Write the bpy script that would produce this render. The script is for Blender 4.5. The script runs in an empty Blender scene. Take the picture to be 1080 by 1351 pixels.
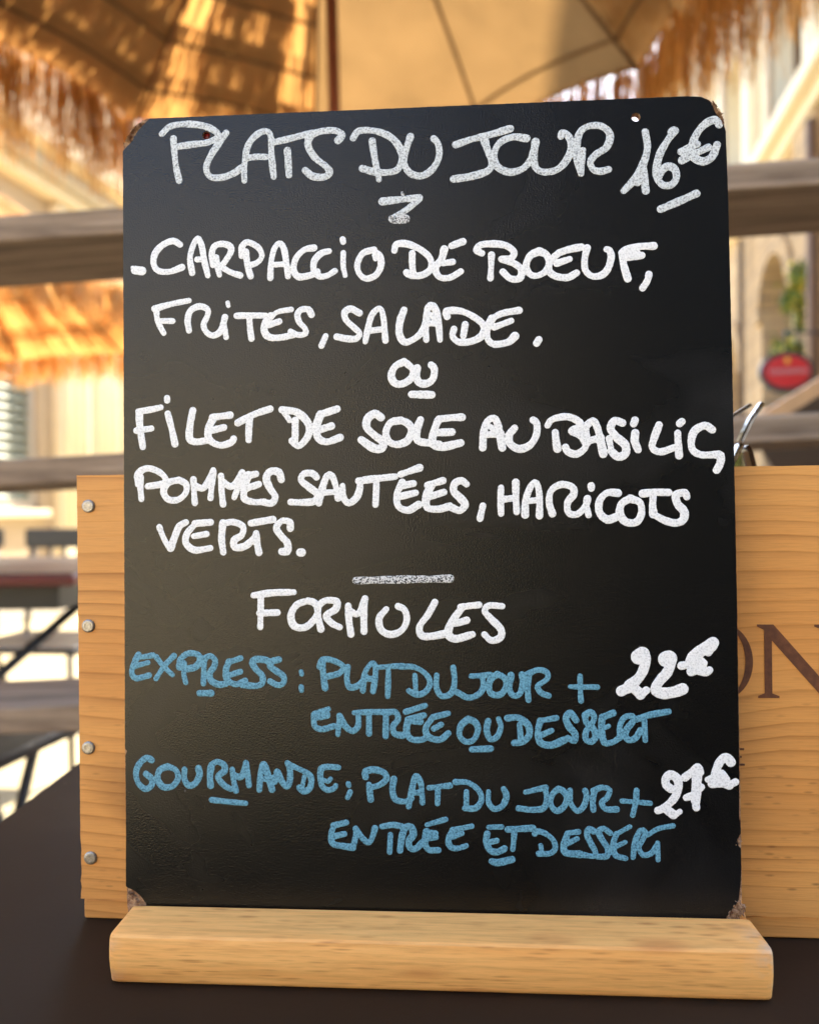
import bpy, bmesh, math, random
import numpy as np
from mathutils import Vector, Matrix
R = math.radians
rnd = random.Random(7)
sc = bpy.context.scene
EYE = 0.9043            # camera height above the ground
TABLE = 0.74            # table top

# ------------------------------------------------------------------ camera
cam_d = bpy.data.cameras.new('camera'); cam = bpy.data.objects.new('camera', cam_d)
sc.collection.objects.link(cam); sc.camera = cam
cam_d.sensor_fit = 'HORIZONTAL'; cam_d.sensor_width = 36; cam_d.lens = 36.0
cam_d.clip_start = 0.02; cam_d.clip_end = 800
p_, r_ = -0.0014426, -0.00961803
fw = Vector((0, math.cos(p_), math.sin(p_))); up = Vector((0, -math.sin(p_), math.cos(p_))); rt = Vector((1, 0, 0))
r2 = rt*math.cos(r_) + up*math.sin(r_); u2 = -rt*math.sin(r_) + up*math.cos(r_)
m = Matrix((r2, u2, -fw)).transposed().to_4x4(); m.translation = Vector((0, 0, EYE)); cam.matrix_world = m
cam_d.dof.use_dof = True; cam_d.dof.focus_distance = 0.30; cam_d.dof.aperture_fstop = 9.8

# ------------------------------------------------------------------ world, sun, exposure
SUN_EL, SUN_AZ = R(46), math.atan2(0.45, 0.89)
w = bpy.data.worlds.new('World'); sc.world = w; w.use_nodes = True
nt = w.node_tree; bg = nt.nodes['Background']
sky = nt.nodes.new('ShaderNodeTexSky'); sky.sky_type = 'NISHITA'; sky.sun_disc = False
sky.sun_elevation = SUN_EL; sky.sun_rotation = SUN_AZ; sky.air_density = 1.0; sky.dust_density = 1.5
nt.links.new(sky.outputs[0], bg.inputs[0]); bg.inputs[1].default_value = 0.10
sd = bpy.data.lights.new('sun', 'SUN'); sd.energy = 2.5; sd.angle = R(0.5); sd.color = (1, .88, .70)
sun = bpy.data.objects.new('sun', sd); sc.collection.objects.link(sun)
sdir = Vector((math.sin(SUN_AZ)*math.cos(SUN_EL), math.cos(SUN_AZ)*math.cos(SUN_EL), math.sin(SUN_EL)))
sun.rotation_euler = sdir.to_track_quat('Z', 'Y').to_euler()
sc.view_settings.view_transform = 'Standard'; sc.view_settings.look = 'None'
sc.view_settings.gamma = 1; sc.view_settings.use_curve_mapping = False
sc.view_settings.exposure = 3.1

# ------------------------------------------------------------------ helpers
C = sc.collection
def link(o, parent=None):
    C.objects.link(o)
    if parent: o.parent = parent
    return o
def mesh_obj(name, verts, faces, mat, parent=None, smooth=False):
    me = bpy.data.meshes.new(name); me.from_pydata([tuple(v) for v in verts], [], faces); me.update()
    if mat: me.materials.append(mat)
    if smooth: me.polygons.foreach_set('use_smooth', [True]*len(me.polygons))
    return link(bpy.data.objects.new(name, me), parent)
def bm_obj(name, bm, mat, parent=None, smooth=False):
    me = bpy.data.meshes.new(name); bm.to_mesh(me); bm.free()
    if mat: me.materials.append(mat)
    if smooth: me.polygons.foreach_set('use_smooth', [True]*len(me.polygons))
    return link(bpy.data.objects.new(name, me), parent)
def thing(name, label, cat, loc=(0, 0, 0), rotz=0, group=None):
    o = bpy.data.objects.new(name, None); C.objects.link(o); o.location = loc; o.rotation_euler = (0, 0, rotz)
    o.empty_display_size = .05; o['label'] = label; o['category'] = cat
    if group: o['group'] = group
    return o
def tag(o, label=None, cat=None, group=None, kind=None):
    for k, v in (('label', label), ('category', cat), ('group', group), ('kind', kind)):
        if v: o[k] = v
    return o
def add_box(bm, x0, x1, y0, y1, z0, z1, bev=0, seg=2):
    vs = [bm.verts.new((x, y, z)) for x in (x0, x1) for y in (y0, y1) for z in (z0, z1)]
    fs = [(0,1,3,2), (4,6,7,5), (0,4,5,1), (2,3,7,6), (0,2,6,4), (1,5,7,3)]
    ff = [bm.faces.new([vs[i] for i in f]) for f in fs]
    if bev:
        es = list({e for f in ff for e in f.edges})
        bmesh.ops.bevel(bm, geom=es, offset=bev, segments=seg, affect='EDGES', profile=.5)
def box(name, x0, x1, y0, y1, z0, z1, mat, parent=None, bev=0, seg=2):
    bm = bmesh.new(); add_box(bm, x0, x1, y0, y1, z0, z1, bev, seg); return bm_obj(name, bm, mat, parent)
def add_tube(bm, pts, rad, n=10):
    pts = [Vector(p) for p in pts]; rings = []
    if not isinstance(rad, (list, tuple)): rad = [rad]*len(pts)
    for i, p in enumerate(pts):
        d = (pts[min(i+1, len(pts)-1)] - pts[max(i-1, 0)]).normalized()
        a = d.orthogonal().normalized() if i == 0 else (pa - d*pa.dot(d)).normalized()
        pa = a; b = d.cross(a)
        rings.append([bm.verts.new(p + rad[i]*(a*math.cos(2*math.pi*k/n) + b*math.sin(2*math.pi*k/n))) for k in range(n)])
    for A, B in zip(rings, rings[1:]):
        for k in range(n): bm.faces.new((A[k], A[(k+1) % n], B[(k+1) % n], B[k]))
    bm.faces.new(rings[0][::-1]); bm.faces.new(rings[-1])
def tube(name, pts, rad, mat, parent=None, n=10):
    bm = bmesh.new(); add_tube(bm, pts, rad, n); return bm_obj(name, bm, mat, parent, True)
def prism(name, poly, y0, y1, mat, parent=None, holes=(), bev=0):
    """polygon in the local xz plane extruded from y0 to y1 (filled as a 2D curve so holes work)"""
    cu = bpy.data.curves.new(name, 'CURVE'); cu.dimensions = '2D'; cu.fill_mode = 'BOTH'
    for loop in [poly] + list(holes):
        s = cu.splines.new('POLY'); s.points.add(len(loop)-1); s.use_cyclic_u = True
        for i, (x, z) in enumerate(loop): s.points[i].co = (x, z, 0, 1)
    cu.extrude = abs(y1-y0)/2; cu.bevel_depth = 0
    tmp = bpy.data.objects.new('tmp', cu); C.objects.link(tmp)
    dg = bpy.context.evaluated_depsgraph_get(); me = bpy.data.meshes.new_from_object(tmp.evaluated_get(dg))
    bpy.data.objects.remove(tmp); bpy.data.curves.remove(cu)
    me.transform(Matrix(((1,0,0,0), (0,0,-1,(y0+y1)/2), (0,1,0,0), (0,0,0,1)))); me.name = name
    me.materials.clear(); me.materials.append(mat)
    return link(bpy.data.objects.new(name, me), parent)

# ------------------------------------------------------------------ materials
class NT:
    def __init__(s, name):
        s.m = bpy.data.materials.new(name); s.m.use_nodes = True; s.t = s.m.node_tree
        s.b = s.t.nodes['Principled BSDF']; s.out = s.t.nodes['Material Output']
        s.co = s.t.nodes.new('ShaderNodeTexCoord').outputs['Object']
    def n(s, ty, **kw):
        x = s.t.nodes.new('ShaderNode'+ty)
        for k, v in kw.items():
            if k in x.inputs: s.put(x.inputs[k], v)
            else: setattr(x, k, v)
        return x
    def put(s, sock, v):
        if hasattr(v, 'is_output'): s.t.links.new(v, sock)
        else: sock.default_value = v
    def map(s, scale=(1,1,1), rot=(0,0,0), loc=(0,0,0), v=None):
        x = s.n('Mapping'); s.put(x.inputs[0], v or s.co); x.inputs['Scale'].default_value = scale
        x.inputs['Rotation'].default_value = rot; x.inputs['Location'].default_value = loc; return x.outputs[0]
    def noise(s, scale, detail=3, rough=.5, v=None, dist=0, out=0):
        x = s.n('TexNoise', Scale=scale, Detail=detail, Roughness=rough, Distortion=dist)
        s.put(x.inputs['Vector'], v or s.co); return x.outputs[out]
    def vor(s, scale, v=None, feature='F1', out=0, rand=1):
        x = s.n('TexVoronoi', feature=feature); x.inputs['Scale'].default_value = scale
        x.inputs['Randomness'].default_value = rand
        s.put(x.inputs['Vector'], v or s.co); return x.outputs[out]
    def ramp(s, fac, stops, inter='LINEAR'):
        x = s.n('ValToRGB'); s.put(x.inputs[0], fac); cr = x.color_ramp; cr.interpolation = inter
        while len(cr.elements) < len(stops): cr.elements.new(.5)
        for e, (p, c) in zip(cr.elements, stops):
            e.position = p; e.color = (c, c, c, 1) if not isinstance(c, tuple) else (*c, 1)
        return x.outputs[0]
    def math(s, op, a, b=0, clamp=False):
        x = s.n('Math', operation=op, use_clamp=clamp); s.put(x.inputs[0], a); s.put(x.inputs[1], b); return x.outputs[0]
    def mix(s, f, a, b, mode='MIX'):
        x = s.n('Mix', data_type='RGBA', blend_type=mode)
        s.put(x.inputs[0], f)
        s.put(x.inputs[6], (*a, 1) if isinstance(a, tuple) else a); s.put(x.inputs[7], (*b, 1) if isinstance(b, tuple) else b)
        return x.outputs[2]
    def sep(s, v=None):
        x = s.n('SeparateXYZ'); s.put(x.inputs[0], v or s.co); return x.outputs
    def comb(s, x_, y_, z_):
        x = s.n('CombineXYZ'); s.put(x.inputs[0], x_); s.put(x.inputs[1], y_); s.put(x.inputs[2], z_); return x.outputs[0]
    def set(s, color=None, rough=None, bump=None, bstr=.3, bdist=.001, metal=None, spec=None, trans=None):
        if color is not None: s.put(s.b.inputs['Base Color'], (*color, 1) if isinstance(color, tuple) else color)
        if rough is not None: s.put(s.b.inputs['Roughness'], rough)
        if metal is not None: s.put(s.b.inputs['Metallic'], metal)
        if spec is not None: s.put(s.b.inputs['Specular IOR Level'], spec)
        if trans is not None: s.put(s.b.inputs['Transmission Weight'], trans)
        if bump is not None:
            x = s.n('Bump'); x.inputs['Strength'].default_value = bstr; x.inputs['Distance'].default_value = bdist
            s.put(x.inputs['Height'], bump); s.t.links.new(x.outputs[0], s.b.inputs['Normal'])
        return s.m

def simple(name, col, rough=.6, var=.25, scale=6, metal=0, bstr=.2, bdist=.002, fine=60):
    t = NT(name); a = t.noise(scale, 4, .6); b = t.noise(fine, 3, .6)
    f = t.math('ADD', t.math('MULTIPLY', a, .6), t.math('MULTIPLY', b, .4))
    lo = tuple(c*(1-var) for c in col); hi = tuple(min(1, c*(1+var)) for c in col)
    return t.set(t.ramp(f, [(.3, lo), (.7, hi)]), rough, b, bstr, bdist, metal)

def mat_pine():
    """orange pine with horizontal growth lines, resin flecks and a few knots (box in metres, grain along x)"""
    t = NT('pine'); x, y, z = t.sep()
    low = t.noise(1, 2, .45, t.map((3.2, 3.2, 9)), .5)
    warp = t.math('MULTIPLY', t.math('SUBTRACT', low, .5), .022)
    knot = t.vor(1, t.map((9, 1, 12), loc=(.3, 0, .35)), 'SMOOTH_F1')
    kw = t.math('MULTIPLY', t.math('SUBTRACT', .45, knot, True), .03)
    zz = t.math('ADD', t.math('ADD', z, warp), kw)
    # growth ring spacing changes over the height
    zs = t.math('ADD', t.math('MULTIPLY', zz, 172), t.math('MULTIPLY', t.noise(1, 2, .5, t.comb(0, 0, t.math('MULTIPLY', zz, 26))), 3.2))
    fr = t.math('FRACT', zs)
    line = t.ramp(fr, [(0, 0.0), (.55, .12), (.82, .6), (.92, 1.0), (1, 0)])
    patch = t.ramp(t.noise(1, 3, .6, t.map((7, 7, 34), loc=(3, 1, 2))), [(.38, .05), (.68, 1)])
    lf = t.math('MULTIPLY', line, patch)
    fib = t.noise(1, 3, .7, t.map((60, 60, 1400)))
    base = t.mix(t.ramp(t.noise(1, 3, .5, t.map((4, 4, 14))), [(.3, 0), (.7, 1)]), (.66, .285, .070), (.76, .380, .110))
    c = t.mix(t.math('MULTIPLY', lf, .78), base, (.26, .080, .014))
    c = t.mix(t.math('MULTIPLY', t.ramp(fib, [(.45, 0), (.75, 1)]), .28), c, (.30, .125, .035))
    # little dark resin dashes, more of them in the lower half
    d = t.vor(1, t.map((110, 60, 420)), 'F1')
    dm = t.ramp(d, [(.10, 1), (.26, 0)])
    dsel = t.ramp(t.noise(1, 2, .5, t.map((16, 9, 40))), [(.46, 0), (.58, 1)])
    hz = t.ramp(z, [(.02, 1), (.11, .1)])
    c = t.mix(t.math('MULTIPLY', t.math('MULTIPLY', dm, dsel), t.math('MULTIPLY', hz, .6)), c, (.12, .045, .015))
    core = t.ramp(knot, [(.07, 1), (.15, 0)])
    c = t.mix(t.math('MULTIPLY', core, .75), c, (.13, .045, .012))
    c = t.mix(t.math('MULTIPLY', t.ramp(t.noise(9, 4, .6), [(.5, 0), (.8, 1)]), .25), c, (.36, .20, .10))
    return t.set(c, .55, t.math('ADD', t.math('MULTIPLY', fib, .6), t.math('MULTIPLY', line, -.5)), .35, .0004, spec=.35)
def mat_beech():
    """pale orange beech, short dark flecks along x"""
    t = NT('beech')
    fib = t.noise(1, 4, .7, t.map((36, 600, 800)))
    band = t.noise(1, 3, .6, t.map((6, 60, 90)), .4)
    base = t.mix(t.ramp(band, [(.3, 0), (.7, 1)]), (.87, .39, .105), (.95, .50, .16))
    c = t.mix(t.math('MULTIPLY', t.ramp(fib, [(.42, 0), (.72, 1)]), .55), base, (.50, .22, .06))
    d = t.vor(1, t.map((75, 420, 800)), 'F1')
    dsel = t.ramp(t.noise(1, 3, .6, t.map((22, 60, 110))), [(.38, 0), (.62, 1)])
    c = t.mix(t.math('MULTIPLY', t.math('MULTIPLY', t.ramp(d, [(.08, 1), (.38, 0)]), dsel), .7), c, (.42, .15, .04))
    k = t.vor(1, t.map((24, 60, 95), loc=(.2, 0, .1)), 'F1')
    c = t.mix(t.math('MULTIPLY', t.ramp(k, [(.10, 1), (.30, 0)]), .5), c, (.55, .19, .05))
    # grime and wear with a shape of its own at the ends
    g = t.ramp(t.noise(55, 4, .7), [(.52, 0), (.68, 1)])
    x = t.sep()[0]
    ends = t.math('MAXIMUM', t.ramp(x, [(.217, 0), (.2263, 1)]), t.ramp(x, [(.0, .6), (.008, 0)]))
    c = t.mix(t.math('MULTIPLY', t.math('MULTIPLY', g, ends), .7), c, (.50, .44, .36))
    return t.set(c, .5, fib, .18, .0004, spec=.25)
def mat_board():
    t = NT('slate_laminate')
    g1 = t.vor(1150, None, 'SMOOTH_F1'); g2 = t.noise(2200, 2, .6); g3 = t.noise(1300, 2, .5)
    h = t.math('ADD', t.math('MULTIPLY', g2, .5), t.noise(1700, 1, .5))
    smear = t.ramp(t.noise(1, 4, .6, t.map((9, 9, 16)), .8), [(.5, 0), (.78, 1)])
    dust = t.ramp(t.vor(95, None, 'F1'), [(.025, 1), (.05, 0)])
    dsel = t.ramp(t.noise(60, 2, .5), [(.58, 0), (.62, 1)])
    c = t.mix(t.math('MULTIPLY', smear, .5), t.mix(t.ramp(t.noise(1500, 1, .5), [(.35, 0), (.65, 1)]), (.0004, .0004, .0005), (.004, .0039, .0038)), (.018, .018, .019))
    c = t.mix(t.math('MULTIPLY', t.math('MULTIPLY', dust, dsel), .55), c, (.30, .28, .27))
    return t.set(c, t.ramp(smear, [(0, .27), (1, .36)]), h, .38, .0003, spec=.38)
def mat_paint(name, col, thin, lo, hi):
    """marker paint: pigment sits on the grain of the board and lets it through in specks"""
    t = NT(name); n = t.noise(1500, 1, .5); g = t.noise(2600, 1, .5)
    f = t.math('ADD', t.math('MULTIPLY', n, .7), t.math('MULTIPLY', g, .3))
    c = t.mix(t.ramp(f, [(lo, 0), (hi, 1)]), col, thin)
    return t.set(c, .55, f, .2, .0002, spec=.25)
def mat_core():
    t = NT('chipboard_core'); f = t.noise(500, 4, .7); g = t.noise(90, 3, .6)
    c = t.mix(t.ramp(f, [(.35, 0), (.65, 1)]), (.15, .065, .035), (.50, .32, .19))
    c = t.mix(t.math('MULTIPLY', t.ramp(g, [(.55, 0), (.7, 1)]), .5), c, (.22, .05, .035))
    return t.set(c, .9, f, .9, .0008, spec=.1)
def mat_weathered(name='weathered_plank', k=1.0):
    t = NT(name); f = t.noise(1, 5, .75, t.map((3, 60, 90)), .3); g = t.noise(1, 4, .6, t.map((1.2, 10, 16)), 1.2)
    c = t.mix(t.ramp(f, [(.3, 0), (.72, 1)]), (.11*k, .07*k, .042*k), (.42*k, .305*k, .21*k))
    c = t.mix(t.math('MULTIPLY', t.ramp(g, [(.5, 0), (.56, 1), (.64, 0)]), .45), c, (.07*k, .045*k, .03*k))
    return t.set(c, .8, f, .6, .003, spec=.2)
def mat_fabric(name, col, transl):
    t = NT(name)
    a = t.noise(5, 4, .6); b = t.noise(1, 3, .6, t.map((420, 420, 420)))
    f = t.ramp(t.math('ADD', t.math('MULTIPLY', a, .7), t.math('MULTIPLY', b, .3)), [(.3, .78), (.7, 1.12)])
    c = t.mix(1.0, col, f, 'MULTIPLY'); t.set(c, .85, b, .2, .001, spec=.1)
    tr = t.n('BsdfTranslucent'); t.put(tr.inputs[0], t.mix(1.0, transl, f, 'MULTIPLY'))
    ad = t.n('AddShader'); t.t.links.new(t.b.outputs[0], ad.inputs[0]); t.t.links.new(tr.outputs[0], ad.inputs[1])
    t.t.links.new(ad.outputs[0], t.out.inputs[0]); return t.m
def mat_straw(name='raffia', lo=(.08, .035, .010), hi=(.34, .18, .06), tr=(.11, .048, .012)):
    t = NT(name)
    oi = t.n('NewGeometry').outputs['Random Per Island']
    c = t.ramp(oi, [(0, lo), (.6, tuple((a+b)/2 for a, b in zip(lo, hi))), (1, hi)])
    t.set(c, .8, spec=.08)
    x = t.n('BsdfTranslucent'); t.put(x.inputs[0], t.mix(1.0, c, tr, 'MULTIPLY')); x2 = x
    t.put(x.inputs[0], t.mix(oi, tuple(a*.5 for a in tr), tr))
    ad = t.n('AddShader'); t.t.links.new(t.b.outputs[0], ad.inputs[0]); t.t.links.new(x2.outputs[0], ad.inputs[1])
    t.t.links.new(ad.outputs[0], t.out.inputs[0]); return t.m
def mat_stone_wall():
    t = NT('sandstone'); x = t.n('TexBrick', offset=.5); x.inputs['Scale'].default_value = 1
    x.inputs['Brick Width'].default_value = .55; x.inputs['Row Height'].default_value = .27; x.inputs['Mortar Size'].default_value = .012
    t.put(x.inputs['Vector'], t.comb(t.sep()[0], t.sep()[2], 0))
    x.inputs['Color1'].default_value = (.45, .31, .165, 1); x.inputs['Color2'].default_value = (.56, .40, .225, 1); x.inputs['Mortar'].default_value = (.30, .22, .14, 1)
    n = t.noise(7, 5, .65)
    c = t.mix(t.math('MULTIPLY', t.ramp(n, [(.4, 0), (.75, 1)]), .5), x.outputs[0], (.33, .25, .17))
    return t.set(c, .9, t.math('ADD', n, t.math('MULTIPLY', x.outputs[1], -.6)), .6, .02, spec=.2)
def mat_paving():
    t = NT('paving'); x = t.n('TexBrick', offset=.5); x.inputs['Scale'].default_value = 1
    x.inputs['Brick Width'].default_value = .6; x.inputs['Row Height'].default_value = .4; x.inputs['Mortar Size'].default_value = .006
    t.put(x.inputs['Vector'], t.co)
    x.inputs['Color1'].default_value = (.40, .35, .225, 1); x.inputs['Color2'].default_value = (.45, .395, .26, 1); x.inputs['Mortar'].default_value = (.24, .21, .17, 1)
    n = t.noise(3, 5, .65)
    c = t.mix(t.math('MULTIPLY', t.ramp(n, [(.45, 0), (.8, 1)]), .35), x.outputs[0], (.28, .24, .165))
    return t.set(c, .8, n, .3, .01, spec=.3)
def mat_table():
    t = NT('dark_table_laminate'); n = t.noise(400, 3, .6); s = t.noise(1, 3, .6, t.map((8, 8, 8)))
    dust = t.ramp(t.vor(70, None, 'F1'), [(.022, 1), (.05, 0)]); sel = t.ramp(t.noise(31, 2, .5), [(.48, 0), (.54, 1)])
    c = t.mix(t.math('MULTIPLY', t.ramp(s, [(.45, 0), (.7, 1)]), .5), (.024, .0130, .007), (.036, .021, .011))
    c = t.mix(t.math('MULTIPLY', t.math('MULTIPLY', dust, sel), .5), c, (.3, .26, .22))
    return t.set(c, t.ramp(s, [(.3, .5), (.7, .62)]), n, .12, .0003, spec=.14)
def mat_glass(name, col, rough=.02, ior=1.49):
    t = NT(name); t.set(col, rough, trans=1.0); t.b.inputs['IOR'].default_value = ior; return t.m
def mat_leaf(name, a, b):
    t = NT(name); oi = t.n('NewGeometry').outputs['Random Per Island']
    return t.set(t.ramp(oi, [(0, a), (1, b)]), .5, spec=.3)
M = dict(straw_fringe=mat_straw('raffia_fringe', (.10, .045, .012), (.50, .30, .11), (.42, .22, .06)), pine=mat_pine(), beech=mat_beech(), board=mat_board(), core=mat_core(), plank=mat_weathered(),
    paving=mat_paving(), table=mat_table(), stone=mat_stone_wall(),
    dense=mat_paint('white_paint', (.84, .84, .84), (.50, .50, .51), .48, .72),
    thin=mat_paint('white_paint_thin', (.66, .69, .70), (.17, .18, .19), .46, .68),
    scratch=mat_paint('white_paint_dry', (.62, .62, .62), (.02, .02, .02), .48, .58),
    blue=mat_paint('blue_paint', (.145, .36, .49), (.04, .125, .18), .42, .66),
    fabric=mat_fabric('parasol_cloth', (.25, .15, .065), (.29, .145, .042)),
    fabric_dim=mat_fabric('parasol_cloth_dim', (.20, .135, .07), (.085, .051, .020)),  # dimmer, less translucent copy; weaker glow of the right panels put into the colour
    hem=simple('hem_cloth', (.17, .095, .04), .9),
    straw=mat_straw(), straw_pale=mat_straw('raffia_pale', (.30, .17, .06), (.50, .33, .15), (.40, .22, .07)),
    pole=simple('red_brown_wood', (.16, .045, .022), .45, .3, 20),
    timber=simple('light_timber', (.45, .24, .10), .7, .2, 12),
    recess=simple('shaded_plaster', (.030, .027, .018), .9),  # shade inside the arches put into the near-black colour
    rib=simple('rib_wood', (.15, .075, .03), .6, .3, 20),
    steel=simple('galvanised_steel', (.36, .34, .31), .45, .35, 900, 1.0, .6, .0003, 1500),
    black=simple('black_metal', (.02, .02, .022), .4), dark=simple('dark_wood', (.05, .03, .02), .6),
    burgundy=simple('burgundy_edge', (.16, .012, .012), .35),
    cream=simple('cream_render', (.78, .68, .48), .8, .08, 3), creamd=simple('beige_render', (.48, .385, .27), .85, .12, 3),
    greywall=simple('grey_render', (.50, .47, .42), .85, .1, 2),
    shutter=simple('green_grey_shutter', (.27, .31, .25), .55), cafe=simple('unseen_wall_black', (.010, .008, .007), .7), dark_floor=simple('unseen_floor_brown', (.07, .04, .022), .8),  # last two: dark tones for the wall and floor added out of view
    glassdark=simple('window_glass', (.05, .07, .08), .08, .2), burnt=simple('burnt_brand', (.12, .042, .016), .8, .5, 300),
    letter_white=simple('faded_lettering', (.50, .34, .34), .5, .05),
    white=simple('white_plastic', (.75, .73, .70), .4, .05), red=simple('red_enamel', (.55, .012, .015), .3, .1),
    yellow=simple('yellow_enamel', (.75, .36, .03), .4, .1), pipe=simple('downpipe_metal', (.10, .065, .04), .9),
    acrylic=mat_glass('clear_acrylic', (.10, .08, .06), .2, 1.3), blueglass=simple('blue_metal', (.30, .36, .42), .4),
    leaf=mat_leaf('ivy_leaf', (.05, .10, .015), (.20, .26, .03)), flower=mat_leaf('flower', (.65, .45, .03), (.8, .7, .1)),
    roof=simple('roof_tile', (.35, .13, .07), .8), trunk=simple('bark', (.10, .07, .045), .9))

# ------------------------------------------------------------------ setting: ground
tag(box('ground', -120, 120, -60, 200, -.3, 0, M['paving']), kind='structure')

tag(box('unseen_dark_floor', -2.6, 4.2, -.3, 2.25, .002, .03, M['dark_floor']), kind='structure')  # added out of view to darken the board's reflection and cut bounce under planks
tag(box('unseen_dark_floor', -.85, 7, 2.2505, 6.5, .002, .03, M['dark_floor']), kind='structure')  # second unseen piece, added to keep ground bounce off the plank undersides
# ------------------------------------------------------------------ buildings
def arch_profile(x0, x1, z0, z1, n=14):
    """round headed opening as a loop in xz"""
    r = (x1-x0)/2; cx = (x0+x1)/2; zs = z1-r
    return [(x0, z0), (x1, z0)] + [(cx + r*math.cos(math.pi*k/n), zs + r*math.sin(math.pi*k/n)) for k in range(n+1)]
def rect(x0, x1, z0, z1): return [(x0, z0), (x1, z0), (x1, z1), (x0, z1)]

# left: cream town house along the street; local +x runs down the street, +y away from the street
LD = math.atan2(.98, .18)       # direction of the street
lb = thing('cream_building', 'cream town house with fluted pilasters, green grey shutters and moulded cornice, left', 'building', (-3.19-.184*2.0, 5.5, 0), LD)
# local coordinates: x = distance along the facade from D=5.5, y>0 = into the building (left)
holes = [rect(.35, 1.72, .95, 2.62), rect(-2.6, -1.2, .95, 2.62)]
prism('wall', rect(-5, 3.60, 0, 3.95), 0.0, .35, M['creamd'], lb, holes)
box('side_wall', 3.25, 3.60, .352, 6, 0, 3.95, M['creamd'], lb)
box('plinth', -5, 3.60, -.05, -.002, 0, .45, M['greywall'], lb, .01)
def pilaster(x0, wd, mat=M['cream']):
    p = box('pilaster', x0, x0+wd, -.10, -.003, .46, 3.70, mat, lb, .012)
    for k in range(3):
        bm = bmesh.new(); a = x0 + wd*(.2+.3*k); add_tube(bm, [(a, -.101, .75), (a, -.101, 3.4)], .030, 10); bm_obj('flute_moulding', bm, mat, p, True)
    box('pilaster_base', x0-.03, x0+wd+.03, -.135, -.0035, .452, .66, mat, p, .012)
    return p
pilaster(1.90, .48); pilaster(2.46, .46); pilaster(3.1, .4); pilaster(-.55, .42); pilaster(-3.3, .5)
def louvre_window(x0, x1, z0, z1):
    f = bmesh.new()
    add_box(f, x0, x0+.07, .04, .14, z0, z1); add_box(f, x1-.07, x1, .04, .14, z0, z1)
    add_box(f, x0+.07, x1-.07, .04, .14, z1-.07, z1); add_box(f, x0+.07, x1-.07, .04, .14, z0, z0+.07)
    wv = bm_obj('window', f, M['greywall'], lb)
    box('pane', x0+.071, x1-.071, .20, .22, z0+.071, z1-.071, M['glassdark'], wv)
    n = 18; st = (z1-z0-.16)/n; me = None
    for k in range(n):
        z = z0 + .09 + k*st
        if me is None:
            me = mesh_obj('slat', [(x0+.075, .05, -.035), (x1-.075, .05, -.035), (x1-.075, .105, .035), (x0+.075, .105, .035),
                (x0+.075, .042, -.027), (x1-.075, .042, -.027), (x1-.075, .097, .043), (x0+.075, .097, .043)],
                [(0,1,2,3), (7,6,5,4), (0,4,5,1), (3,2,6,7), (0,3,7,4), (1,5,6,2)], M['shutter'], wv); me.location.z = z+.035
        else:
            c = me.copy(); C.objects.link(c); c.parent = wv; c.location.z = z+.035
    box('sill', x0-.06, x1+.06, -.08, .03, z0-.07, z0-.003, M['cream'], lb, .01)
louvre_window(.35, 1.72, .95, 2.62); louvre_window(-2.6, -1.2, .95, 2.62)
for (a, b, c_, mt) in ((3.72, 3.84, .14, M['cream']), (3.845, 3.95, .26, M['greywall']), (3.955, 4.12, .40, M['cream'])):
    box('cornice', -5, 3.60+c_*.5, -c_, .35, a, b, mt, lb, .02)
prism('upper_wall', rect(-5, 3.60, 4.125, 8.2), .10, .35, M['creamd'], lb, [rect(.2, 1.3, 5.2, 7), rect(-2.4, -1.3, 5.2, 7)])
for x0 in (.2, -2.4): box('window', x0, x0+1.1, .26, .30, 5.2, 7, M['shutter'], lb)
box('upper_side_wall', 3.25, 3.60, .352, 6, 4.125, 8.2, M['creamd'], lb)
box('roof', -5, 3.75, -.3, 6, 8.205, 8.4, M['roof'], lb)

# right: sandstone building with arches below and a cream upper floor; local +x down the street, facade faces the street
RD = math.atan2(.98, .18)
rb = thing('sandstone_building', 'warm sandstone building with arched openings and cream upper floor, right', 'building', (2.42+.184*4.0, 4.0, 0), RD)
# along-facade coordinate s = (D-4)*1.017
S_ = lambda D: (D-4.0)*1.017
holes = [arch_profile(S_(8.50), S_(9.75), .35, 3.72), arch_profile(S_(10.9), S_(12.1), .35, 3.30), arch_profile(S_(5.6), S_(6.9), .35, 3.72), arch_profile(S_(13.6), S_(14.8), .35, 3.3)]
prism('wall', rect(-2, S_(17), 0, 4.55), -.35, 0, M['stone'], rb, holes)
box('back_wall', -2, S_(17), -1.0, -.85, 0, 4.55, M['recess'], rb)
for (D0, D1, zt) in ((8.50, 9.75, 3.72), (10.9, 12.1, 3.30), (5.6, 6.9, 3.72)):
    x0, x1 = S_(D0), S_(D1); r = (x1-x0)/2; cx = (x0+x1)/2; zs = zt-r; n = 11; r2_ = r+.20
    for k in range(n):      # voussoirs
        a0, a1 = math.pi*(k+.04)/n, math.pi*(k+.96)/n
        poly = [(cx+r*math.cos(a), zs+r*math.sin(a)) for a in (a0, (a0+a1)/2, a1)] + [(cx+r2_*math.cos(a), zs+r2_*math.sin(a)) for a in (a1, (a0+a1)/2, a0)]
        prism('arch_stone', poly, .004, .05, M['stone'], rb)
box('stone_pilaster', S_(7.35), S_(7.95), .003, .12, 0, 4.5, M['stone'], rb, .02)
tube('downpipe', [(S_(10.35), .10, .1), (S_(10.35), .10, 4.3)], .035, M['pipe'], rb)
tube('downpipe', [(S_(7.15), .18, .1), (S_(7.15), .18, 4.3)], .05, M['rib'], rb)
for (a, b, c_) in ((4.555, 4.68, .12), (4.685, 4.86, .24)): box('string_course', -2, S_(17), -.35, c_, a, b, M['cream'], rb, .02)
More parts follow.
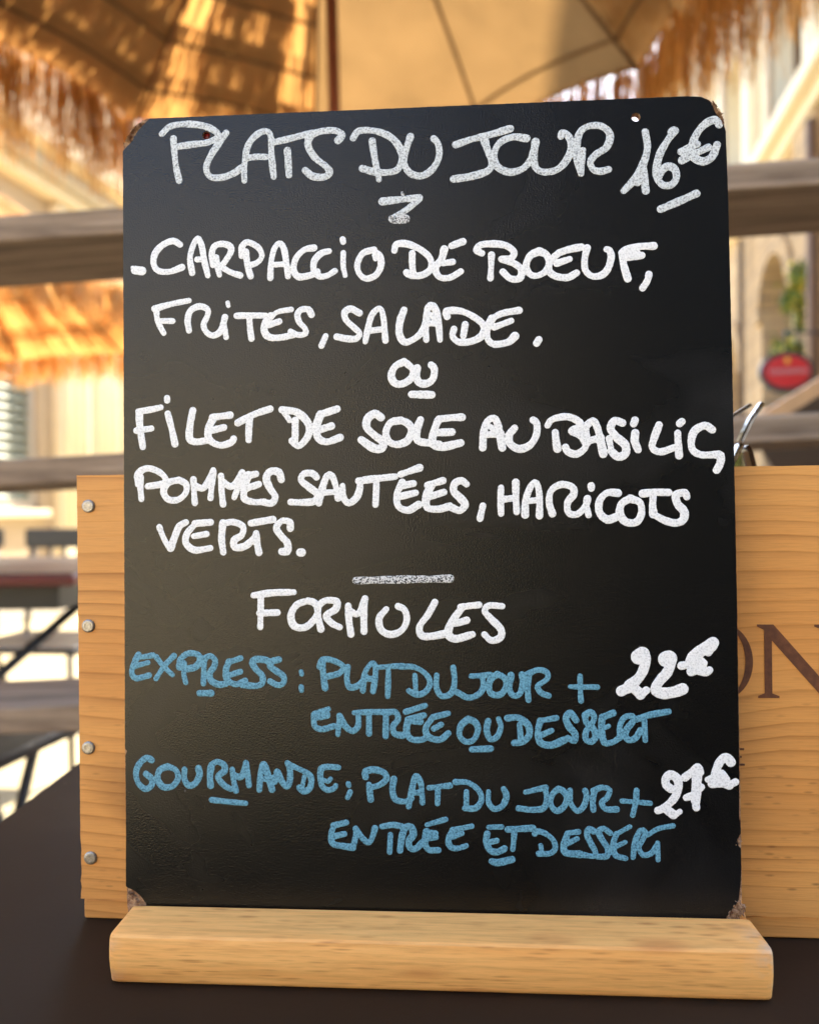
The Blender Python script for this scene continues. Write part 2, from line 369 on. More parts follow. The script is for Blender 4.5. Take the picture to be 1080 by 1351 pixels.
up_holes = [rect(S_(5.4), S_(6.6), 5.2, 7.0), rect(S_(8.15), S_(9.1), 5.15, 7.2), rect(S_(10.4), S_(11.6), 5.2, 7.0), rect(S_(13.2), S_(14.4), 5.2, 7.0)]
prism('upper_wall', rect(-2, S_(17), 4.865, 9.2), -.35, -.002, M['cream'], rb, up_holes)
for h in up_holes:
    x0, x1, z0, z1 = h[0][0], h[1][0], h[0][1], h[2][1]
    f = bmesh.new()
    for a in ((x0, x0+.08, z0, z1), (x1-.08, x1, z0, z1), (x0+.08, x1-.08, z1-.08, z1), (x0+.08, x1-.08, z0, z0+.08), ((x0+x1)/2-.03, (x0+x1)/2+.03, z0+.08, z1-.08)):
        add_box(f, a[0], a[1], -.28, -.20, a[2], a[3])
    wv = bm_obj('window', f, M['creamd'], rb)
    box('pane', x0+.081, x1-.081, -.32, -.30, z0+.081, z1-.081, M['shutter'], wv)
    box('window_surround', x0-.16, x0-.01, 0, .06, z0-.1, z1+.15, M['creamd'], rb, .01)
    box('window_surround', x1+.01, x1+.16, 0, .06, z0-.1, z1+.15, M['creamd'], rb, .01)
    box('sill', x0-.2, x1+.2, .001, .14, z0-.2, z0-.11, M['cream'], rb, .01)
for D in (7.25, 9.75, 12.6): 
    box('upper_pilaster', S_(D), S_(D)+.34, .001, .14, 4.865, 9.0, M['cream'], rb, .02)
    box('capital', S_(D)-.05, S_(D)+.39, .142, .24, 8.6, 9.0, M['cream'], rb, .02)
tube('upper_downpipe', [(S_(7.72), .12, 4.9), (S_(7.72), .12, 9.1)], .05, M['pipe'], rb)
box('cornice', -2, S_(17)+.2, -.35, .45, 9.203, 9.5, M['cream'], rb, .04)
box('roof', -2, S_(17), -5, .2, 9.505, 9.7, M['roof'], rb)
# far end of the street
fb = thing('pale_house', 'pale house closing the far end of the street, mostly hidden behind the board', 'building', (1, 34, 0))
prism('wall', rect(-3, 8, 0, 7.5), 0, .4, M['creamd'], fb, [rect(-2+2.6*k, -.8+2.6*k, z, z+1.7) for k in range(4) for z in (1.2, 4.4)])
for k in range(4):
    for z in (1.2, 4.4): box('window', -2+2.6*k, -.8+2.6*k, .2, .26, z, z+1.7, M['glassdark'], fb)
box('roof', -3.3, 8.3, -.4, 6, 7.503, 7.9, M['roof'], fb)
# behind the camera: a sunlit pale house across the square and an added dark wall for the board to reflect
hb = thing('pale_house', 'low pale house across the square behind the viewer', 'building', (0, -4.6, 0))
prism('wall', rect(-9, 7, 0, 2.95), -.4, 0, M['cream'], hb, [rect(-8+2.4*k, -7+2.4*k, 1, 2.3) for k in range(6)])
for k in range(6): box('window', -8+2.4*k, -7+2.4*k, -.26, -.2, 1, 2.3, M['glassdark'], hb)
cf = thing('unseen_dark_wall', 'unseen dark wall added behind the viewer to darken the board reflection', 'building', (0, -.95, 0))  # added out of view so the board's right side reflects something dark
prism('wall', rect(-.12, 1.25, 0, 2.6), -.2, 0, M['cafe'], cf, [rect(.2, .95, .9, 2.2)])
for a, b in ((.2, .95),): box('window', a, b, -.12, -.09, .9, 2.2, M['glassdark'], cf)

# ------------------------------------------------------------------ plant in the arch, sign, lamp
def plant(name, label, base, h, wd, n, seed, fl=.12):
    rg = random.Random(seed); t = thing(name, label, 'plant', base)
    bm = bmesh.new()
    for k in range(5):
        a = rg.uniform(0, 6.28); add_tube(bm, [(0, 0, 0), (.1*wd*math.cos(a), .1*wd*math.sin(a), h*.4), (.35*wd*math.cos(a), .35*wd*math.sin(a), h*.85)], [.012, .009, .004], 6)
    bm_obj('stem', bm, M['trunk'], t)
    V, F, V2, F2 = [], [], [], []
    cl = [(rg.gauss(0, .28)*wd, rg.gauss(0, .28)*wd, h*rg.uniform(.15, 1)) for _ in range(26)]
    for i in range(n):
        c0 = rg.choice(cl); c = Vector(c0) + Vector([rg.gauss(0, .07) for _ in range(3)])*wd*2
        a = Vector([rg.gauss(0, 1) for _ in range(3)]).normalized(); b = a.orthogonal().normalized(); c2 = a.cross(b)
        s = rg.uniform(.02, .045); v, f = (V2, F2) if rg.random() < fl else (V, F); k = len(v)
        v += [c-b*s, c+c2*s*.5, c+b*s, c-c2*s*.5]; f.append((k, k+1, k+2, k+3))
    tag(mesh_obj('leaves', V, F, M['leaf'], t), kind='stuff')
    if V2: tag(mesh_obj('blossom', V2, F2, M['flower'], t), kind='stuff')
    return t
pot = lambda t, r, h: tube('pot', [(0, 0, -h), (0, 0, 0)], [r*.75, r], M['pipe'], t, 16)
pl = plant('flowering_shrub', 'tall yellow green flowering plant in front of the arched opening', (3.72, 7.75, 1.35), 1.8, .36, 3800, 5, .2); pot(pl, .2, 1.35)
pl = plant('potted_plant', 'pale green bushy plant at the foot of the far arch', (4.15, 10.4, 1.1), .9, .3, 600, 9, .3); pot(pl, .2, 1.1)

sg = thing('hanging_sign', 'red oval sign with black rim and pale lettering, in front of sandstone arch', 'sign', (2.82, 6.1, EYE + 1.01), R(-8))
def ellipse(a, b, n=40): return [(a*math.cos(2*math.pi*k/n), b*math.sin(2*math.pi*k/n)) for k in range(n)]
prism('rim', ellipse(.192, .158), .0, .05, M['black'], sg)
prism('face', ellipse(.164, .120), -.012, -.001, M['red'], sg)
prism('band', [(-.150, -.030), (.150, -.020), (.150, .032), (-.150, .024)], -.018, -.0125, M['red'], sg)
prism('emblem', [(0, .055), (.018, .07), (.016, .10), (0, .112), (-.016, .10), (-.018, .07)], -.018, -.0125, M['yellow'], sg)
for k in range(9):      # the lettering is too blurred to read: nine pale letter-sized marks
    x = -.122 + k*.030
    prism('letter', [(x, -.018), (x+.005, -.018), (x+.005, -.003), (x+.012, -.003), (x+.012, -.018), (x+.017, -.017), (x+.017, .018), (x+.012, .018), (x+.012, .003), (x+.005, .003), (x+.005, .018), (x, .017)], -.022, -.0185, M['letter_white'], sg)
tube('bracket', [(0, .025, .13), (0, .025, .30), (.9, .25, .30)], .012, M['black'], sg)

# a sloping timber edge of an awning, lower right
aw = thing('timber_awning', 'brown timber awning edge sloping up to the right behind the second plank', 'awning', (0, 0, 0))
def slab(name, a, b, dep, th, mat, parent):
    a, b, dep = Vector(a), Vector(b), Vector(dep); upv = Vector((0, 0, th))
    v = [a, b, b+dep, a+dep, a+upv, b+upv, b+dep+upv, a+dep+upv]
    return mesh_obj(name, v, [(0,3,2,1), (4,5,6,7), (0,1,5,4), (1,2,6,5), (2,3,7,6), (3,0,4,7)], mat, parent)
slab('edge_board', (1.00, 2.35, EYE+.210), (1.95, 2.9, EYE+.70), (0, .04, 0), .05, M['timber'], aw)
slab('roof_board', (1.00, 2.392, EYE+.20), (1.95, 2.942, EYE+.69), (.5, .7, -.22), .03, M['dark'], aw)
tube('post', [(1.9, 2.97, 0), (1.9, 2.97, EYE+.55)], .03, M['dark'], aw)

# ------------------------------------------------------------------ straw parasols
def strip(V, F, a, d, length, wd, side, curl, rg, segs=2):
    k = len(V); p = Vector(a)
    for i in range(segs+1):
        t = i/segs; q = p + d*length*t + curl*t*t; ww = wd*(1-.55*t)
        V.append(q - side*ww/2); V.append(q + side*ww/2)
    for i in range(segs): F.append((k+2*i, k+2*i+1, k+2*i+3, k+2*i+2))
def parasol(name, label, centre, ax, apex_z, corners, rim_z, fringe, tiers, dens, seed, gap=None, panel_sub=10, base_lean=(0, 0), straw='straw', wid=1.0):
    rg = random.Random(seed); t = thing(name, label, 'parasol', (centre[0], centre[1], 0))
    A = Vector((ax[0], ax[1], apex_z)); Cn = [Vector((c[0], c[1], rim_z)) for c in corners]; n = len(Cn)
    def pt(i, s, f):     # i panel, s 0..1 across, f 0..1 apex to rim
        P, Q = Cn[i], Cn[(i+1) % n]; e = P.lerp(Q, s); sag = 4*s*(1-s)
        v = A.lerp(e, f); v.z -= .028*sag*f*(1.3-f)*2 ; v += (A-e).normalized()*.05*sag*f*f
        v.z += .05*math.sin(math.pi*f); return v
    for i in range(n):
        V, F = [], []; m_ = panel_sub
        for a in range(m_+1):
            for b in range(m_+1): V.append(pt(i, b/m_, .03+.97*a/m_))
        for a in range(m_):
            for b in range(m_): k = a*(m_+1)+b; F.append((k, k+1, k+m_+2, k+m_+1))
        mesh_obj('cloth_panel', V, F, M['fabric_dim'] if (gap and i < 2) else M['fabric'], t, True)
        # concentric hems under the panel
        for f in (tiers if not (gap and i < 2) else tiers[-1:]):
            V, F = [], []; k = 0
            for b in range(m_+1):
                q = pt(i, b/m_, f); q2 = pt(i, b/m_, f+.012/1.2); V += [q-Vector((0,0,.005)), q2-Vector((0,0,.005))]
            for b in range(m_): F.append((k+2*b, k+2*b+1, k+2*b+3, k+2*b+2))
            mesh_obj('hem', V, F, M['hem'], t)
        rp = [pt(i, 0, f) - Vector((0, 0, .018)) for f in (.02, .25, .5, .75, 1.0)]
        tube('rib', rp, [.008, .008, .007, .006, .006], M['rib'], t, 6)
        tube('rib_tip', [rp[-1]+Vector((0,0,.012)), rp[-1]-Vector((0,0,.075))], [.015, .017], M['white'], t, 8)
        mid = pt(i, 0, .5)-Vector((0,0,.03)); 
        tube('strut', [A + Vector((base_lean[0]*.5, base_lean[1]*.5, -.62)), mid], .008, M['rib'], t, 6)
    # raffia tiers lying on the cloth
    V, F = [], []
    for j, f in enumerate(tiers):
        f1 = tiers[j+1] if j+1 < len(tiers) else 1.04
        for i in range(n):
            L = (Cn[i]-Cn[(i+1) % n]).length*f; N = int(dens*L)
            for q in range(N):
                s = rg.random(); dn = 1 if gap is None else gap(i+s, f)
                if rg.random() > dn: continue
                a = pt(i, s, max(.02, f-.03)); b = pt(i, min(1, max(0, s+rg.gauss(0, .02))), min(1.0, f1+.02))
                d = (b-a); ln = d.length; d.normalize(); side = d.cross(Vector((0,0,1))).normalized()
                off = Vector((0, 0, rg.uniform(.008, .035)))
                strip(V, F, a+off, d, ln*rg.uniform(.75, 1.15), rg.uniform(.005, .012)*wid, side, Vector((rg.gauss(0,.012), rg.gauss(0,.012), rg.uniform(-.004, .012))), rg)
    tag(mesh_obj('raffia_thatch', V, F, M[straw], t), kind='stuff')
    # hanging rim fringe
    V, F = [], []
    for i in range(n):
        L = (Cn[i]-Cn[(i+1) % n]).length; N = int(L*1050/wid)
        for q in range(N):
            s = rg.random(); a = pt(i, s, 1.0); a.z += rg.uniform(-.01, .03)
            out = (a - A); out.z = 0; out.normalize(); a += out*rg.uniform(-.01, .035)
            cl = math.sin(i*7.3 + s*23)*.5 + math.sin(i*3.1 + s*61)*.5
            d = Vector((rg.gauss(0, .05), rg.gauss(0, .05), -1)).normalized(); ang = rg.uniform(0, 3.14)
            strip(V, F, a, d, fringe*rg.uniform(.62, 1.05)*(1+.12*cl), rg.uniform(.0025, .006)*wid, Vector((math.cos(ang), math.sin(ang), 0)), Vector((rg.gauss(0,.02), rg.gauss(0,.02), 0)), rg, 3)
    tag(mesh_obj('raffia_fringe', V, F, M['straw_fringe' if straw == 'straw' else straw], t), kind='stuff')
    base = Vector((A.x + base_lean[0]*4, A.y, 0.06))
    tube('pole', [base, A+Vector((0,0,.02))], .0145, M['pole'], t, 12)
    tube('base', [(base.x, base.y, 0), (base.x, base.y, .06)], [.26, .24], M['black'], t, 24)
    tube('crown_cap', [A, A+Vector((0,0,.10))], [.05, .02], M['pole'], t, 12)
    for ch in t.children: ch.matrix_parent_inverse = Matrix.Translation((-centre[0], -centre[1], 0))
    return t
cx, cy = -.186, 1.95
angs = [31.7, 65, 98, 131, 166, 203, 240, 277, 314, 352]
rads = [1.065, 1.13, 1.18, 1.14, 1.12, 1.12, 1.12, 1.12, 1.10, 1.09]
cor = [(cx + r*math.cos(R(a)), cy + r*math.sin(R(a))) for a, r in zip(angs, rads)]
def gap1(u, f):
    # thatch gaps shaped to let patches glow left of the pole; first panels stay bare
    n_ = math.sin(u*9.1+f*17)*.5 + math.sin(u*23.7+f*31)*.35
    if 2.0 < u < 4.0:
        b = max(math.exp(-((u-2.13)/.11)**2), .95*math.exp(-((u-2.93+.12*f)/.13)**2), .5*math.exp(-((u-2.55)/.10)**2)*(n_ > 0))
        return 1.0 - .88*b
    return 0.0 if u < 2.0 else .8
parasol('straw_parasol', 'large straw fringed parasol on a red brown pole above the menu board', (cx, cy), (cx, cy), EYE+1.885, cor, EYE+1.35, .33,
        [.06, .20, .34, .48, .62, .76, .90], 540, 3, gap1, 12, (.012, 0))
c2x, c2y = -2.9, 4.7
cor2 = [(c2x + 1.5*math.cos(R(20+36*k)), c2y + 1.5*math.sin(R(20+36*k))) for k in range(10)]
parasol('straw_parasol', 'farther straw parasol in front of the cream town house at the left', (c2x, c2y), (c2x, c2y), EYE+2.15, cor2, EYE+1.16, .21,
        [.1, .3, .5, .7, .88], 90, 11, None, 8, (0, 0), 'straw_pale', 2.2)

# ------------------------------------------------------------------ plank screen
PD = Vector((math.cos(-.0417), math.sin(-.0417), .0453)).normalized(); PN = Vector((.0417, 1, 0)).normalized(); PU = PD.cross(PN)*1.0
ps = thing('plank_screen', 'slatted terrace screen of thick weathered grey brown planks behind the menu board', 'screen', (0, 1.0, 0))
def plank(zf, x0=-1.7, x1=1.7, th=.033, wd=.19):
    """zf = height of the lower front edge at x=0"""
    bm = bmesh.new(); add_box(bm, x0, x1, 0, wd, 0, th, .003, 2)
    o = bm_obj('plank', bm, M['plank'], ps)
    mm = Matrix((PD, PN, PU)).transposed().to_4x4(); mm.translation = Vector((0, 0, zf)); o.matrix_local = mm
    return o
plank(EYE+.3637); plank(EYE+.0586); plank(EYE-.2462-.0055); plank(EYE-.52)
for x in (-1.72, .02, 1.72): box('post', x-.03, x+.03, .20, .26, 0, 1.42, M['plank'], ps, .004)
for zz in (.3637, .0586, -.2517, -.52):
    for x in (-1.72, .02, 1.72): box('bracket', x-.02, x+.02, .12, .199, EYE+zz+x*.0453-.03, EYE+zz+x*.0453-.006, M['black'], ps)

# ------------------------------------------------------------------ neighbouring terrace furniture
def rot_thing(t, rz): t.rotation_euler.z = rz
nb = thing('bistro_table', 'dark bistro table with burgundy edge seen between the planks left of the box', 'table', (-1.15, 2.05, 0))
box('table_top', -.45, .45, -.35, .35, .755, .778, M['burgundy'], nb, .004)
box('top_sheet', -.445, .445, -.345, .345, .7785, .781, M['black'], nb)
box('apron', -.40, .40, -.30, .30, .70, .754, M['black'], nb)
tube('leg', [(-.28, -.2, 0), (0, 0, .40), (.28, .2, .69)], .014, M['black'], nb)
tube('leg', [(.28, -.2, 0), (.02, .02, .40), (-.28, .2, .69)], .014, M['black'], nb)
box('foot', -.32, -.24, -.24, .24, 0, .02, M['black'], nb); box('foot', .24, .32, -.24, .24, 0, .02, M['black'], nb)
def chair(loc, rz, label):
    t = thing('bistro_chair', label, 'chair', loc, rz, 'dark bistro chairs around the neighbouring table')
    box('seat', -.21, .21, -.20, .20, .44, .465, M['black'], t, .008)
    for sx in (-1, 1):
        tube('leg', [(sx*.20, .20, 0), (sx*.19, -.02, .45), (sx*.18, -.20, .62)][:2] + [(sx*.185, -.16, .44)], .011, M['black'], t)
        tube('leg', [(sx*.21, -.22, 0), (sx*.19, -.19, .46)], .011, M['black'], t)
        tube('back_post', [(sx*.19, .19, .46), (sx*.185, .24, .80)], .011, M['black'], t)
    box('back_rail', -.215, .215, .225, .25, .775, .85, M['black'], t, .008)
    tube('back_rail', [(-.188, .215, .60), (0, .235, .60), (.188, .215, .60)], .010, M['black'], t)
    for k in range(5): tube('back_slat', [(-.12+.06*k, .228, .60), (-.12+.06*k, .24, .79)], .008, M['black'], t)
    return t
chair((-1.76, 2.95, 0), R(12), 'black metal bistro chair with slatted back, left one beyond the burgundy edged table')
chair((-1.29, 2.9, 0), R(-6), 'black metal bistro chair with slatted back, right one beyond the burgundy edged table')
ch3 = chair((-.93, 1.62, 0), R(170), 'black metal bistro chair on the near side of the burgundy edged table')
# small low objects on the neighbouring table: glasses and folded napkins
def lathe(name, prof, mat, parent=None, n=20):
    bm = bmesh.new(); rings = []
    for r, z in prof: rings.append([bm.verts.new((r*math.cos(2*math.pi*k/n), r*math.sin(2*math.pi*k/n), z)) for k in range(n)])
    for A_, B_ in zip(rings, rings[1:]):
        for k in range(n): bm.faces.new((A_[k], A_[(k+1) % n], B_[(k+1) % n], B_[k]))
    return bm_obj(name, bm, mat, parent, True)

# ------------------------------------------------------------------ our table
tb = thing('cafe_table', 'dark brown matt cafe table that carries the menu board and the wine box', 'table', (0, 0, 0))
box('table_top', -.2205, .56, -.06, .60, TABLE-.022, TABLE, M['table'], tb, .0012, 2)
tube('pedestal', [(.15, .27, .03), (.15, .27, TABLE-.024)], .035, M['black'], tb, 16)
tube('foot_plate', [(.15, .27, 0), (.15, .27, .03)], [.24, .22], M['black'], tb, 32)

# ------------------------------------------------------------------ wine box
bx = thing('wine_box', 'open pine wine box with nailed corners and burnt lettering behind the menu board', 'box', (-.13413566, .33038128, TABLE), -.07477219)
BW, BH, BD = .345, .180, .25
def ragged(x0, x1, z0, z1, seed, amp=.0005):
    rg = random.Random(seed); out = []
    n = 60
    for k in range(n+1): out.append((x0+(x1-x0)*k/n, z0 + rg.uniform(0, amp)))
    for k in range(1, 36): out.append((x1 - rg.uniform(0, amp*.4), z0+(z1-z0)*k/36))
    for k in range(n+1): out.append((x1-(x1-x0)*k/n, z1 - rg.uniform(0, amp*.35)))
    for k in range(1, 70):
        z = z1+(z0-z1)*k/70; out.append((x0 + rg.uniform(0, amp*(1.0 if z < .035 else .25)), z))
    return out
prism('front_panel', ragged(0, BW, .0088, BH, 4), 0, .009, M['pine'], bx)
prism('back_panel', rect(0, BW, .0088, BH), BD-.009, BD, M['pine'], bx)
box('side_panel', .0005, .0095, .0092, BD-.0092, .0088, BH-.0004, M['pine'], bx); box('side_panel', BW-.0095, BW-.0005, .0092, BD-.0092, .0088, BH-.0004, M['pine'], bx)
box('bottom_panel', .0006, BW-.0006, .0012, BD-.001, 0.0003, .0084, M['pine'], bx, .0008)
nail0 = None
for (x, z, a) in ((.0049, .1674, 0), (.0044, .1191, 1.1), (.0039, .0699, 2.2), (.0037+.0006, .0255, 4)):
    if nail0 is None:
        bm = bmesh.new(); n = 24
        prof = [(0, -.0009), (.0012, -.00092), (.00125, -.00105), (.0014, -.00105), (.00145, -.0009), (.0021, -.00085), (.00262, -.0005), (.00268, 0.0006)]
        rings = []
        for r, y in prof:
            if r == 0: rings.append([bm.verts.new((0, y, 0))]*n)
            else: rings.append([bm.verts.new((r*math.cos(2*math.pi*k/n)*(1+.03*math.sin(3*k)), y, r*math.sin(2*math.pi*k/n))) for k in range(n)])
        for A_, B_ in zip(rings, rings[1:]):
            for k in range(n):
                vs = [A_[k], A_[(k+1) % n], B_[(k+1) % n], B_[k]]
                if A_[k] is A_[(k+1) % n]: vs = vs[1:]
                bm.faces.new(vs)
        o = bm_obj('nail', bm, M['steel'], bx, False); nail0 = o
    else:
        o = nail0.copy(); C.objects.link(o); o.parent = bx
    o.location = (x, 0, z); o.rotation_euler = (0, a, 0)
# burnt lettering: O, N and the ends of a small E below
def ell(cx_, cz_, a, b, n=48): return [(cx_+a*math.cos(2*math.pi*k/n), cz_+b*math.sin(2*math.pi*k/n)) for k in range(n)]
yb = (-.00022, .0004)
prism('burnt_letter', ell(.2530, .1058, .0116, .0145), *yb, M['burnt'], bx, [ell(.2530, .1058, .0088, .0138)])
prism('burnt_letter', [(.2662,.1199),(.2722,.1199),(.2900,.0990),(.2900,.1180),(.2872,.1191),(.2872,.1199),(.2945,.1199),(.2945,.1191),(.2916,.1180),(.2916,.0915),(.2908,.0915),(.2716,.1138),(.2716,.0938),(.2742,.0928),(.2742,.0920),(.2664,.0920),(.2664,.0928),(.2688,.0938),(.2688,.1178),(.2662,.1191)], *yb, M['burnt'], bx)
prism('burnt_letter', [(.2575,.0729),(.2610,.0729),(.2610,.0721),(.2585,.0721),(.2585,.0699),(.2601,.0699),(.2601,.0692),(.2585,.0692),(.2585,.0670),(.2612,.0670),(.2612,.0662),(.2575,.0662)], *yb, M['burnt'], bx)
# clear acrylic stand standing in the box
ac = thing('acrylic_card_stand', 'clear acrylic card stand sticking out of the wine box', 'card stand', (.160, .385, TABLE+.009), R(-8))
def bent(name, pts, dep, th=.0022):
    pl_ = [Vector((x, z)) for x, z in pts]; L, Rr = [], []
    for i, p in enumerate(pl_):
        d = (pl_[min(i+1, len(pl_)-1)]-pl_[max(i-1, 0)]).normalized(); n_ = Vector((-d.y, d.x)); L.append(p+n_*th/2); Rr.append(p-n_*th/2)
    return prism(name, [tuple(v) for v in L+Rr[::-1]], dep[0], dep[1], M['acrylic'], ac)
bent('support_leg', [(.030, .0), (.022, .09), (.0005, .182), (-.0010, .1845)], (0, .010))
bent('support_leg', [(-.040, .0), (-.030, .09), (-.0095, .1715), (-.0030, .1855)], (.0005, .0095))
bent('card_arm', [(-.0035, .1865), (.0015, .197), (.0065, .2045)], (0, .007), .002)
bent('card_arm', [(-.026, .185), (-.012, .1955), (.0015, .204)], (.001, .007), .0016)

# ------------------------------------------------------------------ menu board stand
ey, lean, rol = -.06490839, .02213549, .00182154
OX, OY, OZ = -.10578533, .30083939, EYE-.14335126
exv = Vector((math.cos(ey), math.sin(ey), 0)); n0 = Vector((-math.sin(ey), math.cos(ey), 0))
upv = Vector((0, 0, 1))*math.cos(lean) + n0*math.sin(lean)
ev = exv*math.cos(rol) + upv*math.sin(rol); uv = -exv*math.sin(rol) + upv*math.cos(rol); nv = uv.cross(ev)
st = thing('board_stand', 'beech wood block stand with a slot, holding the menu board upright', 'stand', (OX, OY, TABLE), ey)
h0 = OZ - TABLE
prof = []      # (t, z) closed profile, front at negative t
for a in range(-90, -180, -10): prof.append((-.0135 + .0030*math.cos(R(a)), .0032 + .0030*math.sin(R(a))))
prof = [(-.0130 + .0030*math.cos(R(a)), .0032 + .0032*math.sin(R(a))) for a in range(-90, -181, -12)]
prof += [(-.0170, .0060), (-.0176, .0095), (-.0176, .0125), (-.0173, .0155), (-.0169, .0171), (-.0161, .0179), (-.0150, .0182)]
prof += [(-.0012, h0-.0003), (-.0007, h0-.0009), (-.0007, h0-.0115), (.0042, h0-.0115), (.0046, h0-.0012), (.0052, h0-.0004), (.0170, h0-.0004), (.0182, h0-.0016), (.0182, .0012), (.0172, 0.0)]
X0, X1 = .0004, .2265
bm = bmesh.new(); secs = []
xs = [0, .0006, .0015, .003] + [.003+(X1-X0-.006)*k/40 for k in range(1, 40)] + [X1-X0-.003, X1-X0-.0015, X1-X0-.0006, X1-X0]
for x in xs:
    e_ = min(x, X1-X0-x); sh = .003 - math.sqrt(max(0, .003**2-(.003-min(e_, .003))**2))
    row = []
    for (t_, z_) in prof:
        fr = max(0, min(1, (-t_-.010)/.007)); top = 1 if z_ > .016 else 0
        xx = X0 + x + (0.0)
        # front corners rounded; ends cut back a little toward the slot
        tt = t_ + sh*(1.1*fr)
        back = max(0, min(1, (t_+.017)/.017)); c_ = (.0026*back*top) * (1 if x < (X1-X0)/2 else -1) * max(0, 1-e_/.02)
        row.append(bm.verts.new((xx + c_, tt, z_ - sh*.35*top)))
    secs.append(row)
n = len(prof)
for A_, B_ in zip(secs, secs[1:]):
    for k in range(n): bm.faces.new((A_[k], B_[k], B_[(k+1) % n], A_[(k+1) % n]))
for S0 in (secs[0], secs[-1]):
    f = bm.faces.new(S0 if S0 is secs[-1] else S0[::-1])
bmesh.ops.triangulate(bm, faces=[f for f in bm.faces if len(f.verts) > 4])
bmesh.ops.recalc_face_normals(bm, faces=bm.faces)
so = bm_obj('stand_block', bm, M['beech'], st)
for p in so.data.polygons: p.use_smooth = len(p.vertices) == 4
so.data.set_sharp_from_angle(angle=R(20))

# ------------------------------------------------------------------ menu board
mb = bpy.data.objects.new('menu_board', None); C.objects.link(mb)
mm = Matrix((ev, nv, uv)).transposed().to_4x4(); mm.translation = Vector((OX, OY, OZ)); mb.matrix_world = mm
tag(mb, 'upright black menu board with handwritten white and blue French dishes of the day and prices', 'menu board')
K = .001
LAM = [(0.3, -1.14), (0.18, 6.04), (3.6, 4.44), (5.88, 2.55), (7.86, -0.17), (8.2, -10), (214.8, -10), (215.96, -0.57), (218.09, 2.1), (220.22, 5.3), (220.96, 10.58), (221.31, 15.32), (221.32, 23.23), (220.43, 24.27), (220.08, 26.38), (220.88, 27.71), (221.41, 28.51), (221.23, 32.47), (220.86, 33.78), (221.27, 49.65), (221.54, 108.14), (221.4, 188.69), (221.02, 256.55), (220.6, 277.6), (219.87, 281.19), (217.27, 284.04), (216.0, 287.39), (215.23, 288.79), (212.33, 290.43), (207.01, 290.94), (10.02, 291.3), (5.64, 286.9), (3.3, 282.98), (-0.2, 279.39), (-0.15, 193.56), (0.03, 56.5), (0.75, 55.67), (0.17, 53.99), (0.23, 25.4)][1:]
CORE = [(0.44, 2.0), (1.2, -10), (219.5, -10), (220.9, 0.5), (221.45, 7.43), (221.62, 28.51), (221.6, 49.65), (221.64, 108.14), (221.5, 188.69), (221.12, 256.55), (220.73, 277.6), (219.89, 282.56), (217.32, 287.33), (215.24, 289.34), (212.33, 290.8), (207.01, 291.18), (8.85, 291.45), (5.07, 289.5), (2.44, 286.46), (-0.1, 281.97), (-0.25, 193.56), (-0.2, 56.5), (0.13, 25.4)]
def rough_loop(L, amp, step, seed):
    rg = random.Random(seed); out = []
    for (a, b), (c, d) in zip(L, L[1:]+L[:1]):
        n_ = max(1, int(math.hypot(c-a, d-b)/step))
        for k in range(n_): 
            t_ = k/n_; out.append(((a+(c-a)*t_ + rg.uniform(-amp, amp))*K, (b+(d-b)*t_ + rg.uniform(-amp, amp))*K))
    return out
HL = [(31.66, 284.09), (189.1, 284.16)]
hole = lambda c, r, n=24: [((c[0]+r*math.cos(2*math.pi*k/n))*K, (c[1]+r*math.sin(2*math.pi*k/n))*K) for k in range(n)]
tube('hole_plug', [((31.66)*K, .0012, 284.09*K), (31.66*K, .0030, 284.09*K)], .00142, M['burgundy'], mb, 12)
prism('laminate_face', rough_loop(LAM, .05, 1.2, 2), 0, .0004, M['board'], mb, [hole(HL[0], 1.5), hole(HL[1], 1.65)])
prism('chipboard_core', rough_loop(CORE, .10, .9, 3), .00041, .0032, M['core'], mb, [hole(HL[0], 1.45), hole(HL[1], 1.6)])
# torn fibres in the worn corners
def fibres(name, pts, n_, seed, sp, sz=.9):
    rg = random.Random(seed); V, F = [], []
    for _ in range(n_):
        (a, b), (c, d) = rg.choice(list(zip(pts, pts[1:]))); t_ = rg.random()
        x, z = a+(c-a)*t_ + rg.gauss(0, sp), b+(d-b)*t_ + rg.gauss(0, sp); s = rg.uniform(.25, sz); an = rg.uniform(0, 6.28); y = rg.uniform(-.3, .35)
        k = len(V); dx, dz = math.cos(an), math.sin(an)
        V += [(K*(x-dx*s), K*(y+.2), K*(z-dz*s)), (K*(x+dz*s*.4), K*(y+.5), K*(z-dx*s*.4)), (K*(x+dx*s), K*(y+.1), K*(z+dz*s)), (K*(x-dz*s*.4), K*(y+.6), K*(z+dx*s*.4)), (K*x, K*(y-.25), K*z)]
        F += [(k, k+1, k+4), (k+1, k+2, k+4), (k+2, k+3, k+4), (k+3, k, k+4)]
    tag(mesh_obj(name, V, F, M['core'], mb), kind='stuff')
fibres('torn_fibres', [(1.2, 282.5), (4.2, 287), (7.5, 290)], 90, 1, .5)
fibres('torn_fibres', [(219.9, 280), (218.6, 284), (216.3, 288.5)], 70, 2, .35)
fibres('torn_fibres', [(217.6, -.5), (219.4, 1.2), (220.9, 3.4), (220.6, .2)], 170, 3, .8, 1.1)
fibres('torn_fibres', [(1.2, 4.2), (3.5, 2.6), (5, .6)], 60, 4, .4, .6)
fibres('torn_fibres', [(221.0, 25), (221.2, 27)], 14, 6, .2, .6)
fibres('torn_fibres', [(219.6, 24.5), (221.0, 26.8)], 6, 7, .2, .6)

